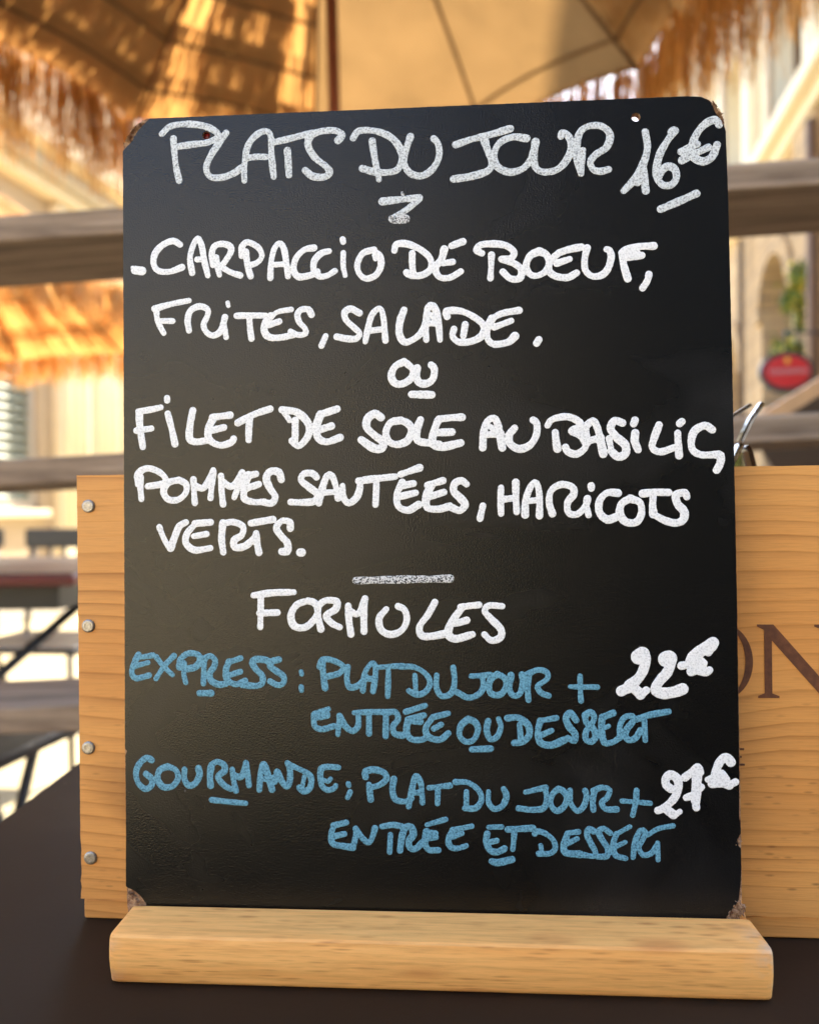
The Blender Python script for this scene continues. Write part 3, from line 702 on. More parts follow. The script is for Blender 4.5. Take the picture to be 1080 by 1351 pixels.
# strokes of the handwriting: (text, paint, [(radius mm, [(x mm, z mm) on the board face])])
WORDS=[
 ('PLATS','thin',[(1.27,[(14.8,285.3),(18.1,288.0),(23.9,288.6),(30.4,287.7),(34.6,285.8),(36.2,283.6),(32.5,281.4),(26.1,280.8),(19.6,280.1)]),(1.22,[(19.2,283.3),(19.4,279.8),(20.1,272.9),(21.3,267.4)]),(1.27,[(39.2,284.6),(36.7,281.2),(33.5,276.6),(31.6,271.9),(33.2,268.4),(37.7,268.0),(42.0,269.4),(45.1,271.4)]),(1.22,[(46.0,266.4),(46.0,271.9),(47.3,279.2),(50.5,283.3),(54.2,284.7),(56.0,282.5),(56.2,275.7),(57.0,267.5)]),(1.12,[(46.7,274.8),(50.4,275.2),(54.1,275.0)]),(1.22,[(57.3,280.4),(63.1,281.5),(71.5,283.4)]),(1.22,[(62.2,277.1),(62.5,272.3),(62.7,267.9)]),(1.32,[(81.1,280.1),(82.7,282.1),(79.9,283.8),(74.7,283.7),(71.0,282.2),(69.9,278.8),(72.3,274.2),(76.4,270.7),(77.9,268.3),(75.6,266.6),(71.4,267.2),(68.8,269.4)])]),
 ('DU','thin',[(1.32,[(86.7,280.7),(88.7,283.2),(93.9,283.2),(99.1,281.4),(102.7,278.2),(104.7,273.2),(103.1,268.6),(99.5,267.5),(94.3,267.9),(90.0,269.3)]),(1.22,[(93.7,279.4),(94.4,274.1),(95.3,268.9),(96.1,264.9)]),(1.27,[(107.8,280.4),(106.2,275.8),(105.4,271.1),(107.2,267.2),(111.0,265.7),(114.4,266.9),(117.2,270.1),(118.3,273.8),(117.8,277.4),(116.3,279.3)])]),
 ('JOUR','thin',[(1.33,[(124.3,276.7),(130.2,278.5),(137.7,280.1),(144.1,281.8)]),(1.38,[(134.8,277.8),(136.0,273.7),(137.4,269.9),(135.9,266.7),(130.0,264.9),(123.4,264.1)]),(1.33,[(149.9,278.0),(145.1,278.7),(140.3,276.8),(138.1,272.5),(139.2,268.2),(143.4,265.9),(148.2,266.8),(151.2,269.9),(152.3,273.1)]),(1.33,[(153.2,276.6),(152.5,272.0),(153.0,267.3),(156.1,265.4),(160.9,266.2),(164.5,269.9),(166.0,274.6),(164.8,278.5),(162.7,279.6),(162.3,278.2)]),(1.33,[(169.3,264.3),(168.1,269.2),(168.0,275.1),(169.3,279.6),(172.7,281.6),(177.1,281.2),(179.8,278.1),(178.5,273.6),(174.7,271.1),(172.7,268.5),(173.7,265.7),(176.4,264.9),(179.1,265.5)]),(1.17,[(170.1,272.9),(169.8,268.6),(169.3,264.3)])]),
 ('16 euro','thin',[(1.38,[(192.3,278.6),(193.0,273.0),(191.5,267.2),(188.3,261.6),(184.4,257.5)]),(1.38,[(191.3,266.7),(191.8,261.3),(192.2,257.2)]),(1.28,[(190.0,264.0),(189.3,260.3)]),(1.38,[(202.9,278.6),(200.3,275.4),(197.6,270.9),(196.3,266.5),(196.2,262.2),(198.1,259.2),(201.1,259.0),(203.0,261.4),(202.5,264.6),(200.2,265.8),(198.1,264.5),(196.7,262.2)]),(1.28,[(201.4,278.2),(202.4,279.0)]),(1.44,[(218.3,280.2),(217.0,281.9),(213.9,280.9),(210.7,277.6),(208.6,272.4),(209.5,268.6),(212.6,267.1),(215.7,268.7),(217.5,272.9)]),(1.38,[(204.7,270.9),(208.0,272.4),(210.6,273.4)]),(1.38,[(205.1,267.8),(209.0,269.7),(214.4,272.1)]),(1.38,[(205.9,269.8),(208.5,270.8)])]),
 ('underline','thin',[(1.38,[(197.3,250.4),(203.6,252.9),(210.0,255.6)])]),
 ('squiggle','thin',[(1.32,[(97.3,256.8),(102.5,257.2),(110.9,257.8)]),(1.22,[(110.9,257.3),(106.6,253.8),(101.9,251.0),(101.0,250.2)])]),
 ('squiggle scratch','scratch',[(1.72,[(100.9,250.2),(103.4,249.9),(105.7,250.1)]),(0.51,[(104.6,259.7),(104.8,258.7)])]),
 ('dash','dense',[(1.55,[(4.4,234.3),(7.0,233.9)]),(0.82,[(3.4,235.3),(4.1,235.1)])]),
 ('CARPACCIO','dense',[(1.23,[(21.6,243.3),(18.9,244.8),(15.1,243.5),(12.2,240.6),(11.4,236.8),(13.1,233.9),(17.4,233.3),(22.2,234.8)]),(1.14,[(26.1,232.6),(25.3,238.2),(26.6,243.1),(28.3,245.5),(29.7,242.8),(30.7,237.1),(32.0,231.4)]),(1.14,[(28.0,237.6),(30.4,237.5)]),(1.19,[(33.9,235.2),(33.5,238.9),(34.5,242.2),(37.6,243.1),(40.6,241.9),(40.6,239.7),(38.5,236.4),(37.5,234.6),(40.4,232.5),(44.2,231.1)]),(1.14,[(35.2,238.1),(35.6,235.1),(36.4,231.5)]),(1.14,[(44.8,238.4),(45.0,241.9),(47.1,243.4),(50.9,241.4),(52.4,238.3),(50.8,235.8),(47.5,234.7)]),(1.14,[(46.3,239.8),(47.0,234.7),(48.1,230.7)]),(1.14,[(55.5,229.8),(55.8,235.4),(57.0,240.5),(58.9,242.6),(60.5,240.9),(61.4,236.2),(62.1,230.2)]),(1.05,[(56.7,234.7),(61.2,234.8)]),(1.23,[(71.8,240.5),(68.3,239.9),(65.2,237.0),(64.2,232.8),(65.9,230.0),(70.1,230.3),(73.0,231.6)]),(1.23,[(77.4,239.1),(74.6,238.4),(72.0,235.8),(71.7,232.3),(73.6,229.9),(76.7,230.1),(79.5,231.7)]),(1.05,[(82.7,238.3),(82.6,233.6),(83.3,229.9)]),(1.05,[(82.5,243.3),(82.7,242.3)]),(1.19,[(94.0,239.1),(89.8,237.8),(87.8,233.7),(88.7,230.2),(91.2,228.5),(94.7,229.8),(96.5,233.2),(96.1,236.9),(93.6,238.7)]),(0.91,[(94.0,237.0),(94.5,235.6)])]),
 ('DE','dense',[(1.27,[(101.5,238.5),(102.3,240.8),(106.2,240.8),(111.3,238.4),(114.6,235.0),(114.5,231.1),(111.2,229.1),(107.3,229.3),(105.9,230.3)]),(1.17,[(108.0,237.3),(108.0,232.8),(108.4,229.7)]),(1.27,[(119.7,238.4),(118.7,234.9),(116.4,231.6),(117.9,228.3),(121.7,228.0),(125.6,230.1)]),(1.27,[(122.4,239.6),(126.5,241.0)]),(1.22,[(119.3,233.3),(122.7,233.7)])]),
 ('BOEUF','dense',[(1.27,[(133.3,236.5),(131.4,237.8),(133.0,239.6),(137.9,239.8),(142.4,238.9),(144.9,236.5),(143.9,234.5),(140.3,234.2),(144.4,232.7),(147.5,230.1),(146.8,227.0),(143.6,226.9),(140.8,229.5)]),(1.17,[(136.8,235.8),(136.6,231.4),(136.3,227.3)]),(1.27,[(154.0,236.6),(150.8,235.1),(149.2,231.6),(150.4,228.5),(152.9,227.7),(155.9,229.0),(157.5,232.0),(156.5,235.2),(154.0,236.6)]),(1.27,[(161.0,235.8),(165.1,237.0),(169.1,237.6)]),(1.27,[(160.5,235.3),(158.2,233.3),(157.3,229.8),(159.4,227.5),(163.9,226.7),(167.2,228.3)]),(1.27,[(160.2,232.0),(164.8,233.4)]),(1.27,[(171.1,237.3),(170.2,233.5),(170.3,229.4),(172.6,227.0),(176.1,227.2),(178.4,229.6),(179.6,233.7),(179.0,236.0),(178.0,236.5)]),(1.32,[(183.2,235.1),(185.0,236.4),(189.0,237.1),(194.7,237.2)]),(1.32,[(183.5,234.6),(183.9,231.0),(185.3,225.7)]),(1.22,[(185.4,233.3),(190.4,233.9)]),(1.52,[(185.5,235.5),(188.4,235.1)]),(1.17,[(192.8,227.0),(192.2,224.7),(190.5,222.1)])]),
 ('FRITES','dense',[(1.14,[(11.8,219.6),(18.3,221.2),(24.9,222.3)]),(1.14,[(12.4,219.2),(12.8,215.4),(14.0,212.6),(15.2,210.4)]),(1.09,[(13.5,215.0),(18.6,214.8)]),(1.19,[(24.8,211.1),(24.3,215.1),(25.5,218.6),(28.9,220.0),(31.9,218.7),(31.7,216.2),(30.3,213.1),(31.5,210.2),(34.0,209.0),(36.9,210.8),(38.4,215.7)]),(1.05,[(37.9,213.4),(38.8,208.2)]),(0.96,[(39.4,221.1),(39.7,219.9)]),(1.14,[(42.8,216.1),(47.9,216.1),(53.7,215.9)]),(1.09,[(47.5,215.8),(47.8,211.2),(48.3,207.5)]),(1.00,[(55.9,215.5),(58.3,217.2),(63.2,217.9)]),(1.28,[(55.6,215.7),(53.5,213.4),(53.1,210.2),(54.9,207.9),(59.1,207.6),(63.9,208.5)]),(1.19,[(54.9,212.4),(58.7,213.6)]),(1.14,[(70.7,215.8),(69.6,217.7),(66.9,217.7),(65.5,215.9),(66.2,213.1),(68.3,210.7),(68.4,208.8),(65.7,208.4),(62.9,209.7)]),(1.28,[(75.9,207.7),(74.3,204.2)])]),
 ('SALADE','dense',[(1.23,[(88.4,215.9),(85.3,217.5),(83.1,216.4),(83.4,213.6),(86.3,210.7),(88.4,208.5),(87.2,206.5),(83.5,206.6),(80.0,207.4)]),(1.14,[(90.5,205.3),(91.5,210.1),(93.1,215.2),(95.9,217.4),(97.2,214.1),(97.9,205.5)]),(1.09,[(92.4,209.3),(97.5,209.8)]),(1.32,[(104.8,216.6),(103.3,212.4),(103.0,207.9),(104.8,204.8),(107.9,205.6),(111.0,208.1),(113.1,212.6)]),(1.27,[(112.8,205.4),(112.7,212.1),(113.6,217.2),(115.4,217.7),(117.0,214.1),(117.8,205.3)]),(1.17,[(113.1,211.4),(117.2,211.3)]),(0.81,[(114.7,214.6),(115.4,213.1)]),(1.32,[(120.5,213.7),(120.3,215.7),(125.4,215.6),(130.4,213.2),(133.7,210.0),(133.0,206.5),(129.3,204.5),(124.8,204.3),(122.4,206.4),(122.9,209.1)]),(1.12,[(127.0,210.7),(126.3,206.6)]),(1.27,[(137.0,212.8),(140.6,214.4),(146.5,215.3)]),(1.32,[(136.7,212.5),(135.1,209.5),(135.0,205.4),(137.4,203.2),(142.5,203.9),(144.9,206.0)]),(1.22,[(137.5,209.4),(143.6,211.6)]),(1.22,[(152.6,203.2),(153.4,204.5)])]),
 ('OU','dense',[(1.34,[(104.6,197.6),(101.3,195.9),(99.9,192.5),(101.3,189.8),(104.2,189.6),(107.2,191.6),(107.8,194.6),(105.7,196.9)]),(1.34,[(109.4,195.2),(109.1,192.1),(110.2,189.8),(113.0,189.5),(115.2,191.4),(115.6,194.8),(114.5,196.2)]),(1.56,[(107.3,185.6),(114.6,185.3)])]),
 ('FILET','dense',[(1.34,[(5.4,181.3),(10.1,181.9),(14.0,182.7)]),(1.39,[(5.8,181.1),(6.0,175.9),(7.1,168.1)]),(1.34,[(4.8,174.2),(10.4,174.9)]),(1.34,[(16.6,180.3),(18.1,174.6),(19.3,169.0)]),(1.17,[(16.4,186.1),(16.4,185.2)]),(1.34,[(26.1,181.3),(25.0,175.6),(24.9,170.8),(27.6,169.6),(32.3,170.3)]),(1.39,[(33.5,178.6),(40.1,179.3)]),(1.39,[(34.0,178.6),(31.9,174.3),(32.4,170.3),(36.3,168.2),(40.4,169.2),(41.4,170.5)]),(1.34,[(32.9,173.7),(37.8,174.8)]),(1.39,[(43.0,176.4),(49.1,179.4),(55.1,181.3)]),(1.34,[(47.5,178.0),(47.1,174.0),(47.0,169.9)])]),
 ('DE','dense',[(1.39,[(59.5,180.9),(65.2,179.8),(69.1,175.9),(69.4,171.9),(67.4,168.8),(65.4,167.5),(63.2,169.4)]),(1.28,[(64.4,176.9),(64.3,169.2)]),(1.00,[(59.7,180.9),(62.3,176.9)]),(1.45,[(73.2,178.7),(79.9,180.8)]),(1.45,[(73.8,179.0),(72.3,174.7),(72.8,170.4),(76.0,168.8),(80.9,170.3)]),(1.34,[(73.4,173.3),(77.8,174.6)])]),
 ('SOLE','dense',[(1.51,[(96.0,177.4),(93.7,178.8),(91.1,177.0),(90.8,173.8),(93.6,170.9),(96.4,168.6),(96.4,166.2),(93.3,166.2),(88.7,169.3)]),(1.39,[(103.3,176.2),(99.5,175.4),(97.7,171.8),(98.8,168.6),(101.7,167.4),(105.5,168.7),(107.2,172.4),(105.8,175.0),(103.3,176.2)]),(1.39,[(110.4,176.3),(109.0,172.4),(109.4,168.7),(113.9,167.7),(117.2,167.4)]),(1.38,[(117.1,176.4),(121.5,176.8),(125.4,176.9)]),(1.49,[(116.7,175.8),(115.1,171.5),(114.8,167.5),(118.2,166.3),(124.9,167.6)]),(1.33,[(116.7,171.5),(121.7,171.6)])]),
 ('AU','dense',[(1.38,[(132.8,165.7),(133.2,171.2),(134.6,175.3),(137.0,176.3),(138.5,173.3),(139.8,165.6)]),(1.38,[(134.0,170.4),(139.3,170.7)]),(1.06,[(135.6,173.3),(136.9,172.2)]),(1.38,[(144.3,172.6),(142.3,170.0),(142.7,167.0),(145.8,165.1),(149.5,166.2),(152.0,169.8),(152.3,174.1),(151.0,175.4)])]),
 ('BASILIC','dense',[(1.33,[(156.1,173.4),(157.8,175.5),(162.8,176.4),(166.8,174.9),(167.8,172.7),(164.6,171.2),(167.9,169.3),(169.5,165.5),(166.3,162.9),(163.2,163.8),(162.4,165.4)]),(1.33,[(158.8,170.8),(159.1,167.6),(159.5,164.9)]),(1.44,[(169.8,166.9),(169.6,172.2),(172.2,174.6),(173.7,172.4),(174.7,168.4),(175.7,162.8)]),(1.38,[(169.8,167.4),(175.2,168.6)]),(1.49,[(182.6,173.8),(180.0,174.6),(178.4,172.0),(180.4,168.8),(183.5,165.9),(183.5,162.7),(180.9,161.7),(178.5,163.8)]),(1.17,[(177.8,168.3),(178.5,164.6)]),(1.33,[(187.1,170.1),(186.9,167.1),(188.0,164.1)]),(1.33,[(187.1,174.7),(186.6,173.4)]),(1.38,[(195.5,172.8),(193.7,168.1),(193.0,164.7),(195.9,163.2),(200.6,164.6)]),(1.38,[(202.0,169.8),(202.1,165.8),(202.3,161.8)]),(1.49,[(203.5,173.9),(202.7,173.2)]),(1.38,[(214.0,170.8),(211.5,172.3),(208.1,170.7),(206.7,167.3),(207.2,163.6),(210.3,161.9),(214.9,161.9),(216.7,161.6),(216.6,158.8),(215.3,156.4)])]),
 ('POMMES','dense',[(1.27,[(5.3,154.2),(5.3,158.1),(9.0,160.1),(13.8,158.3),(15.9,155.4),(13.8,154.1),(9.0,153.4)]),(1.22,[(6.1,156.8),(6.1,153.7),(6.5,148.7)]),(1.27,[(20.7,155.6),(16.7,154.6),(14.9,151.5),(16.6,148.5),(20.4,148.3),(23.3,150.8),(23.4,154.0),(20.7,155.6)]),(1.22,[(26.2,155.7),(26.4,151.3),(26.7,147.0)]),(1.22,[(26.7,153.2),(29.9,152.5),(32.0,155.4),(33.7,159.0)]),(1.22,[(33.7,158.5),(33.1,153.3),(32.6,148.7)]),(1.22,[(36.6,156.9),(36.7,152.2),(37.3,146.4)]),(1.22,[(36.9,154.8),(40.8,153.0),(44.5,158.1)]),(1.22,[(44.5,157.8),(43.2,153.2),(41.5,148.9)]),(1.27,[(46.6,156.8),(49.7,157.4)]),(1.27,[(46.8,157.1),(45.5,152.6),(45.2,148.5),(48.6,147.1),(52.8,147.1)]),(1.22,[(46.0,152.1),(50.2,153.6)]),(1.22,[(48.6,152.9),(50.7,153.6)]),(1.37,[(59.1,155.2),(58.1,157.9),(55.0,158.2),(53.5,155.6),(54.9,152.0),(56.8,148.9),(55.4,146.6),(51.7,147.1)])]),
 ('SAUTEES','dense',[(1.32,[(72.1,155.9),(70.6,157.3),(67.5,157.2),(66.4,154.9),(69.3,152.3),(72.4,149.7),(71.5,147.2),(67.4,146.7),(62.5,146.9)]),(1.27,[(72.9,146.4),(74.2,151.7),(76.0,156.3),(77.8,156.3),(79.3,152.2),(80.0,148.1)]),(1.17,[(74.1,150.2),(79.3,150.4)]),(1.27,[(81.7,152.7),(81.9,148.6),(83.9,146.3),(86.8,148.3),(88.1,152.1),(87.9,154.1)]),(1.32,[(87.6,154.3),(93.3,155.0),(101.0,155.7)]),(1.22,[(94.1,154.5),(94.0,150.4),(93.7,145.6)]),(1.27,[(103.0,156.5),(109.9,158.8)]),(1.32,[(103.5,153.6),(101.6,149.3),(102.0,145.0),(105.5,143.4),(109.4,145.4)]),(1.22,[(103.0,148.5),(108.4,149.7)]),(1.32,[(103.5,152.4),(107.6,153.1)]),(1.38,[(112.7,152.4),(118.3,154.0)]),(1.44,[(114.0,152.4),(112.2,148.3),(112.6,144.3),(116.6,143.7),(120.7,144.7)]),(1.33,[(112.9,148.1),(118.6,149.8)]),(1.38,[(126.8,152.6),(125.0,153.9),(122.6,152.9),(122.2,150.1),(124.7,147.4),(126.2,145.2),(124.3,143.1),(121.4,144.2)]),(1.33,[(132.6,144.7),(131.5,140.1)])]),
 ('HARICOTS','dense',[(1.17,[(139.2,151.2),(139.0,146.9),(139.1,141.8)]),(1.22,[(144.5,153.0),(144.5,147.9),(144.7,142.3)]),(1.17,[(139.5,146.9),(144.5,147.4)]),(1.22,[(147.7,141.3),(148.0,146.8),(150.2,152.1),(152.0,152.6),(152.9,147.8),(152.8,140.9)]),(1.17,[(147.9,146.1),(152.7,146.6)]),(1.28,[(157.4,141.6),(156.3,145.7),(157.1,149.9),(160.6,152.0),(164.5,151.1),(165.1,148.5),(162.9,145.6),(163.1,141.9),(166.2,141.3),(169.2,144.2),(169.9,146.8)]),(1.17,[(169.4,145.0),(170.2,140.9)]),(1.17,[(171.3,151.4),(171.3,150.5)]),(1.38,[(180.7,148.7),(176.9,148.8),(174.2,146.0),(174.1,141.8),(176.8,139.3),(179.9,140.1)]),(1.38,[(185.0,146.7),(181.9,144.8),(181.3,141.2),(183.3,138.4),(186.9,138.2),(188.8,141.1),(188.4,145.1),(185.0,146.7)]),(1.38,[(189.4,148.4),(193.3,148.8),(198.5,148.7)]),(1.28,[(193.1,147.8),(192.8,144.2),(193.0,141.0)]),(1.44,[(204.8,147.0),(204.1,148.5),(201.0,147.7),(201.5,144.6),(203.7,141.9),(203.4,139.0),(200.9,137.8),(197.3,138.6),(193.8,140.5)])]),
 ('VERTS','dense',[(1.01,[(13.3,138.2),(14.6,134.8),(16.2,131.7),(17.4,130.2)]),(1.32,[(17.5,130.5),(19.2,134.8),(20.8,138.4),(23.3,139.9)]),(1.22,[(26.7,139.4),(32.6,139.8)]),(1.27,[(27.0,139.4),(23.8,135.8),(23.3,132.2),(26.6,129.6),(32.5,130.3)]),(1.22,[(26.2,134.7),(31.0,135.5)]),(1.32,[(37.3,128.7),(36.7,133.6),(37.2,139.5)]),(1.32,[(37.5,139.3),(41.0,139.8),(44.6,138.2),(44.3,135.1),(41.4,133.1),(41.7,130.5),(45.4,130.9),(48.7,133.7),(49.6,135.6)]),(1.27,[(47.7,139.3),(55.9,140.6)]),(1.22,[(49.6,135.0),(50.0,131.4),(50.6,128.5)]),(1.32,[(62.3,137.3),(62.1,139.5),(59.2,140.0),(57.1,137.5),(58.8,134.6),(61.2,131.8),(61.0,128.8),(59.1,128.8)]),(1.52,[(65.9,128.4),(66.5,128.4)])]),
 ('divider','scratch',[(1.42,[(86.3,118.0),(103.0,118.3),(120.5,118.5)])]),
 ('FORMULES','dense',[(1.27,[(48.5,112.8),(55.5,113.7),(63.4,113.9)]),(1.22,[(51.2,112.1),(51.1,107.0),(50.9,101.2)]),(1.22,[(50.8,106.3),(57.3,106.5)]),(1.32,[(68.5,110.7),(64.5,109.3),(62.3,105.4),(63.5,101.6),(67.3,101.0),(70.5,103.5),(72.2,106.9),(71.0,110.0),(68.5,110.7)]),(1.27,[(72.3,108.4),(72.5,104.3),(73.3,100.4)]),(1.27,[(72.3,108.9),(75.2,110.8),(79.1,110.4),(78.8,107.7),(75.3,105.3),(77.2,102.6),(80.2,101.1)]),(1.22,[(83.4,108.9),(83.6,103.8),(84.3,98.5)]),(1.22,[(84.1,106.8),(87.0,106.0),(89.6,111.4)]),(1.22,[(89.6,111.4),(89.1,105.8),(89.1,99.5)]),(1.27,[(97.3,107.6),(94.7,104.3),(95.3,100.2),(98.7,98.4),(102.8,99.9),(104.7,103.7),(103.9,107.3),(101.6,108.6)]),(1.32,[(114.9,110.0),(112.5,105.7),(109.3,101.2),(110.1,98.0),(114.0,97.8),(119.0,98.8)]),(1.27,[(124.2,108.2),(127.7,108.7),(130.8,109.0)]),(1.42,[(124.7,107.9),(121.1,103.2),(119.6,98.8),(122.2,96.8),(128.3,98.4)]),(1.27,[(122.1,102.2),(126.3,103.5)]),(1.27,[(139.1,108.5),(134.3,108.7),(132.8,106.7),(135.2,103.8),(138.4,100.4),(138.4,97.4),(135.1,96.2),(132.6,98.4)])]),
 ('EXPRESS','blue',[(1.03,[(5.1,90.0),(10.7,90.9)]),(1.16,[(5.2,91.1),(3.7,88.2),(2.6,84.6),(4.3,82.4),(9.2,83.5)]),(1.09,[(3.7,86.8),(8.8,88.2)]),(1.03,[(11.9,90.3),(14.6,86.9),(18.0,83.7)]),(1.03,[(18.6,90.7),(14.9,86.9),(11.8,82.3)]),(1.22,[(20.7,86.6),(21.1,89.5),(24.1,91.6),(27.6,91.1),(28.4,88.9),(26.6,86.6),(23.8,85.9)]),(1.03,[(22.4,88.0),(22.3,83.8),(23.0,80.9)]),(1.09,[(29.8,89.7),(29.8,85.1),(29.6,80.5)]),(1.16,[(30.1,89.7),(32.2,90.7),(34.0,89.1),(33.6,86.6),(32.1,84.6),(32.4,81.7),(35.4,80.2),(38.0,80.5)]),(1.09,[(38.9,88.3),(43.5,89.8)]),(1.16,[(39.2,88.6),(38.1,85.7),(38.5,82.0),(41.7,80.3),(45.2,81.7)]),(1.03,[(39.2,83.6),(43.4,84.9)]),(1.22,[(54.6,87.9),(53.0,89.1),(49.3,89.4),(47.9,88.1),(49.3,85.7),(51.6,83.3),(51.3,80.5),(48.6,79.7),(44.2,80.2)]),(1.16,[(57.7,89.3),(55.3,88.7),(54.4,87.0),(56.8,85.1),(59.4,83.2),(59.3,80.8),(57.3,80.0),(54.4,81.4)]),(1.34,[(28.1,77.0),(32.5,77.0)]),(0.91,[(65.9,85.0),(66.1,84.0)]),(0.91,[(65.9,79.5),(66.0,78.1)])]),
 ('PLAT','blue',[(1.12,[(72.8,86.8),(73.9,89.3),(77.3,89.1),(81.2,87.1),(80.1,84.5),(75.7,83.2)]),(1.12,[(73.8,88.0),(74.1,83.4),(74.7,79.0)]),(1.12,[(83.0,86.7),(82.7,82.4),(83.6,79.4),(86.7,79.9),(89.8,82.9)]),(1.06,[(88.5,78.1),(89.3,84.5),(91.9,88.0),(93.2,86.3),(92.8,81.4),(92.2,77.9)]),(1.01,[(89.5,82.2),(93.1,82.6)]),(1.06,[(94.2,86.5),(98.8,86.9),(103.1,87.1)]),(1.01,[(97.8,86.0),(97.7,80.9),(97.5,76.1)])]),
 ('DU','blue',[(1.06,[(102.1,86.8),(107.2,86.6),(111.3,84.2),(112.9,80.9),(111.2,77.8),(108.2,76.7),(105.2,78.1)]),(0.95,[(107.4,83.7),(107.7,78.1)]),(1.06,[(115.3,83.7),(115.2,79.2),(117.1,76.2),(120.5,77.3),(121.7,81.5),(121.3,86.5)])]),
 ('JOUR','blue',[(1.06,[(127.7,83.4),(134.6,83.9)]),(1.06,[(131.7,83.5),(131.9,79.3),(130.1,76.8),(126.5,75.7),(122.7,77.6)]),(1.12,[(137.1,84.1),(134.6,82.1),(134.0,78.8),(135.4,76.8),(138.5,77.1),(140.2,80.4),(139.3,83.0),(137.1,84.1)]),(1.12,[(141.9,83.7),(141.2,79.3),(142.6,76.5),(145.1,77.3),(146.0,81.5),(145.8,84.0)]),(1.12,[(148.1,83.7),(147.8,79.3),(148.0,74.9)]),(1.06,[(147.6,84.0),(151.5,85.7),(154.7,84.8),(154.7,82.4),(151.4,79.9),(152.7,77.4),(155.2,76.5)]),(0.95,[(162.9,79.7),(167.8,79.6),(172.4,79.6)]),(0.95,[(166.4,83.5),(166.4,78.8),(166.6,74.7)])]),
 ('22 euro','dense',[(2.55,[(187.0,90.3),(188.4,91.3)]),(1.94,[(188.5,91.7),(189.5,89.5),(188.5,85.4),(186.4,82.3),(183.7,80.1)]),(2.01,[(180.8,78.2),(183.7,79.6)]),(1.82,[(185.0,79.6),(187.0,77.6),(187.5,77.0)]),(1.32,[(188.1,77.3),(189.5,78.5)]),(2.69,[(196.6,89.5),(197.6,89.7)]),(1.96,[(198.4,88.8),(197.0,85.0),(194.3,81.9),(192.8,79.0),(194.9,77.5),(199.1,77.9),(202.2,79.0)]),(2.10,[(213.0,95.3),(209.8,93.3),(206.7,90.7),(205.4,88.8)]),(1.46,[(213.1,94.2),(211.3,91.9)]),(2.01,[(205.8,88.1),(205.8,86.4)]),(1.32,[(201.9,87.2),(204.9,87.7)]),(1.51,[(205.3,85.2),(208.9,86.8)]),(1.19,[(208.0,89.8),(209.8,88.1)]),(1.37,[(208.0,85.2),(210.4,84.8),(211.6,85.7)])]),
 ('ENTREE','blue',[(1.09,[(71.1,69.9),(75.8,71.4)]),(1.58,[(71.8,68.8),(75.1,69.3)]),(1.16,[(70.6,69.4),(70.7,65.3),(73.4,64.1),(77.7,65.2)]),(1.03,[(79.2,62.2),(79.9,68.9)]),(1.16,[(79.9,68.9),(82.0,65.2),(84.6,63.5),(86.6,65.2),(86.8,68.6)]),(1.16,[(85.2,70.1),(91.3,70.4),(96.2,70.4)]),(1.09,[(90.6,68.9),(90.6,62.6)]),(1.09,[(96.8,69.8),(96.6,61.7)]),(1.16,[(97.1,70.3),(100.3,70.4),(101.2,67.8),(99.3,65.3),(99.9,62.6),(102.8,62.0)]),(1.09,[(104.0,70.5),(111.0,72.8)]),(1.09,[(104.7,67.8),(110.5,69.3)]),(1.40,[(105.9,67.7),(109.1,67.1)]),(1.16,[(104.8,67.6),(104.2,63.5),(105.8,60.8),(109.5,60.5),(111.6,61.5)]),(1.09,[(114.0,68.7),(119.2,70.0)]),(1.16,[(113.8,68.7),(111.2,64.8),(112.1,61.6),(116.2,60.6),(119.2,62.9)]),(1.09,[(114.1,64.5),(116.7,66.0)])]),
 ('OU','blue',[(1.12,[(126.5,68.0),(123.9,65.8),(123.3,62.1),(125.5,59.9),(128.4,60.7),(129.9,64.4),(128.9,66.9),(126.5,68.0)]),(1.12,[(133.6,67.4),(133.0,63.9),(134.3,60.9),(136.8,61.9),(138.1,65.5),(137.3,68.1)]),(1.12,[(127.7,57.2),(134.3,57.5)])]),
 ('DESSERT','blue',[(1.19,[(140.5,68.4),(144.3,68.6),(147.7,66.1),(148.1,62.4),(145.6,60.0),(142.7,59.6)]),(1.05,[(144.8,66.1),(145.1,60.9)]),(1.12,[(151.9,67.5),(157.8,68.6)]),(1.25,[(152.1,67.5),(151.2,63.6),(152.1,59.8),(155.8,58.9),(160.4,60.7)]),(1.05,[(152.8,62.6),(156.1,64.1)]),(1.19,[(164.8,67.8),(162.8,70.4),(161.2,68.7),(162.2,65.6),(164.3,63.0),(164.1,60.5),(161.7,61.5)]),(1.12,[(167.9,69.6),(170.0,70.7),(171.2,68.8),(170.1,66.3),(168.3,64.0),(168.1,61.2),(170.0,60.2),(171.6,62.1),(170.7,65.0),(168.4,67.0),(167.9,69.6)]),(1.12,[(174.1,68.9),(177.8,70.4)]),(1.19,[(174.0,68.9),(173.7,65.0),(174.6,60.0),(177.7,60.2),(179.6,61.5)]),(0.99,[(174.4,65.0),(176.2,65.8)]),(1.12,[(180.1,61.8),(180.1,65.7),(181.7,68.8),(184.5,69.4),(184.7,67.5),(182.7,65.0),(181.9,62.5),(183.2,60.9),(185.5,61.6),(187.3,64.4)]),(1.12,[(186.1,68.3),(190.6,69.8),(197.2,71.0)]),(0.99,[(188.7,67.7),(188.9,60.9)])]),
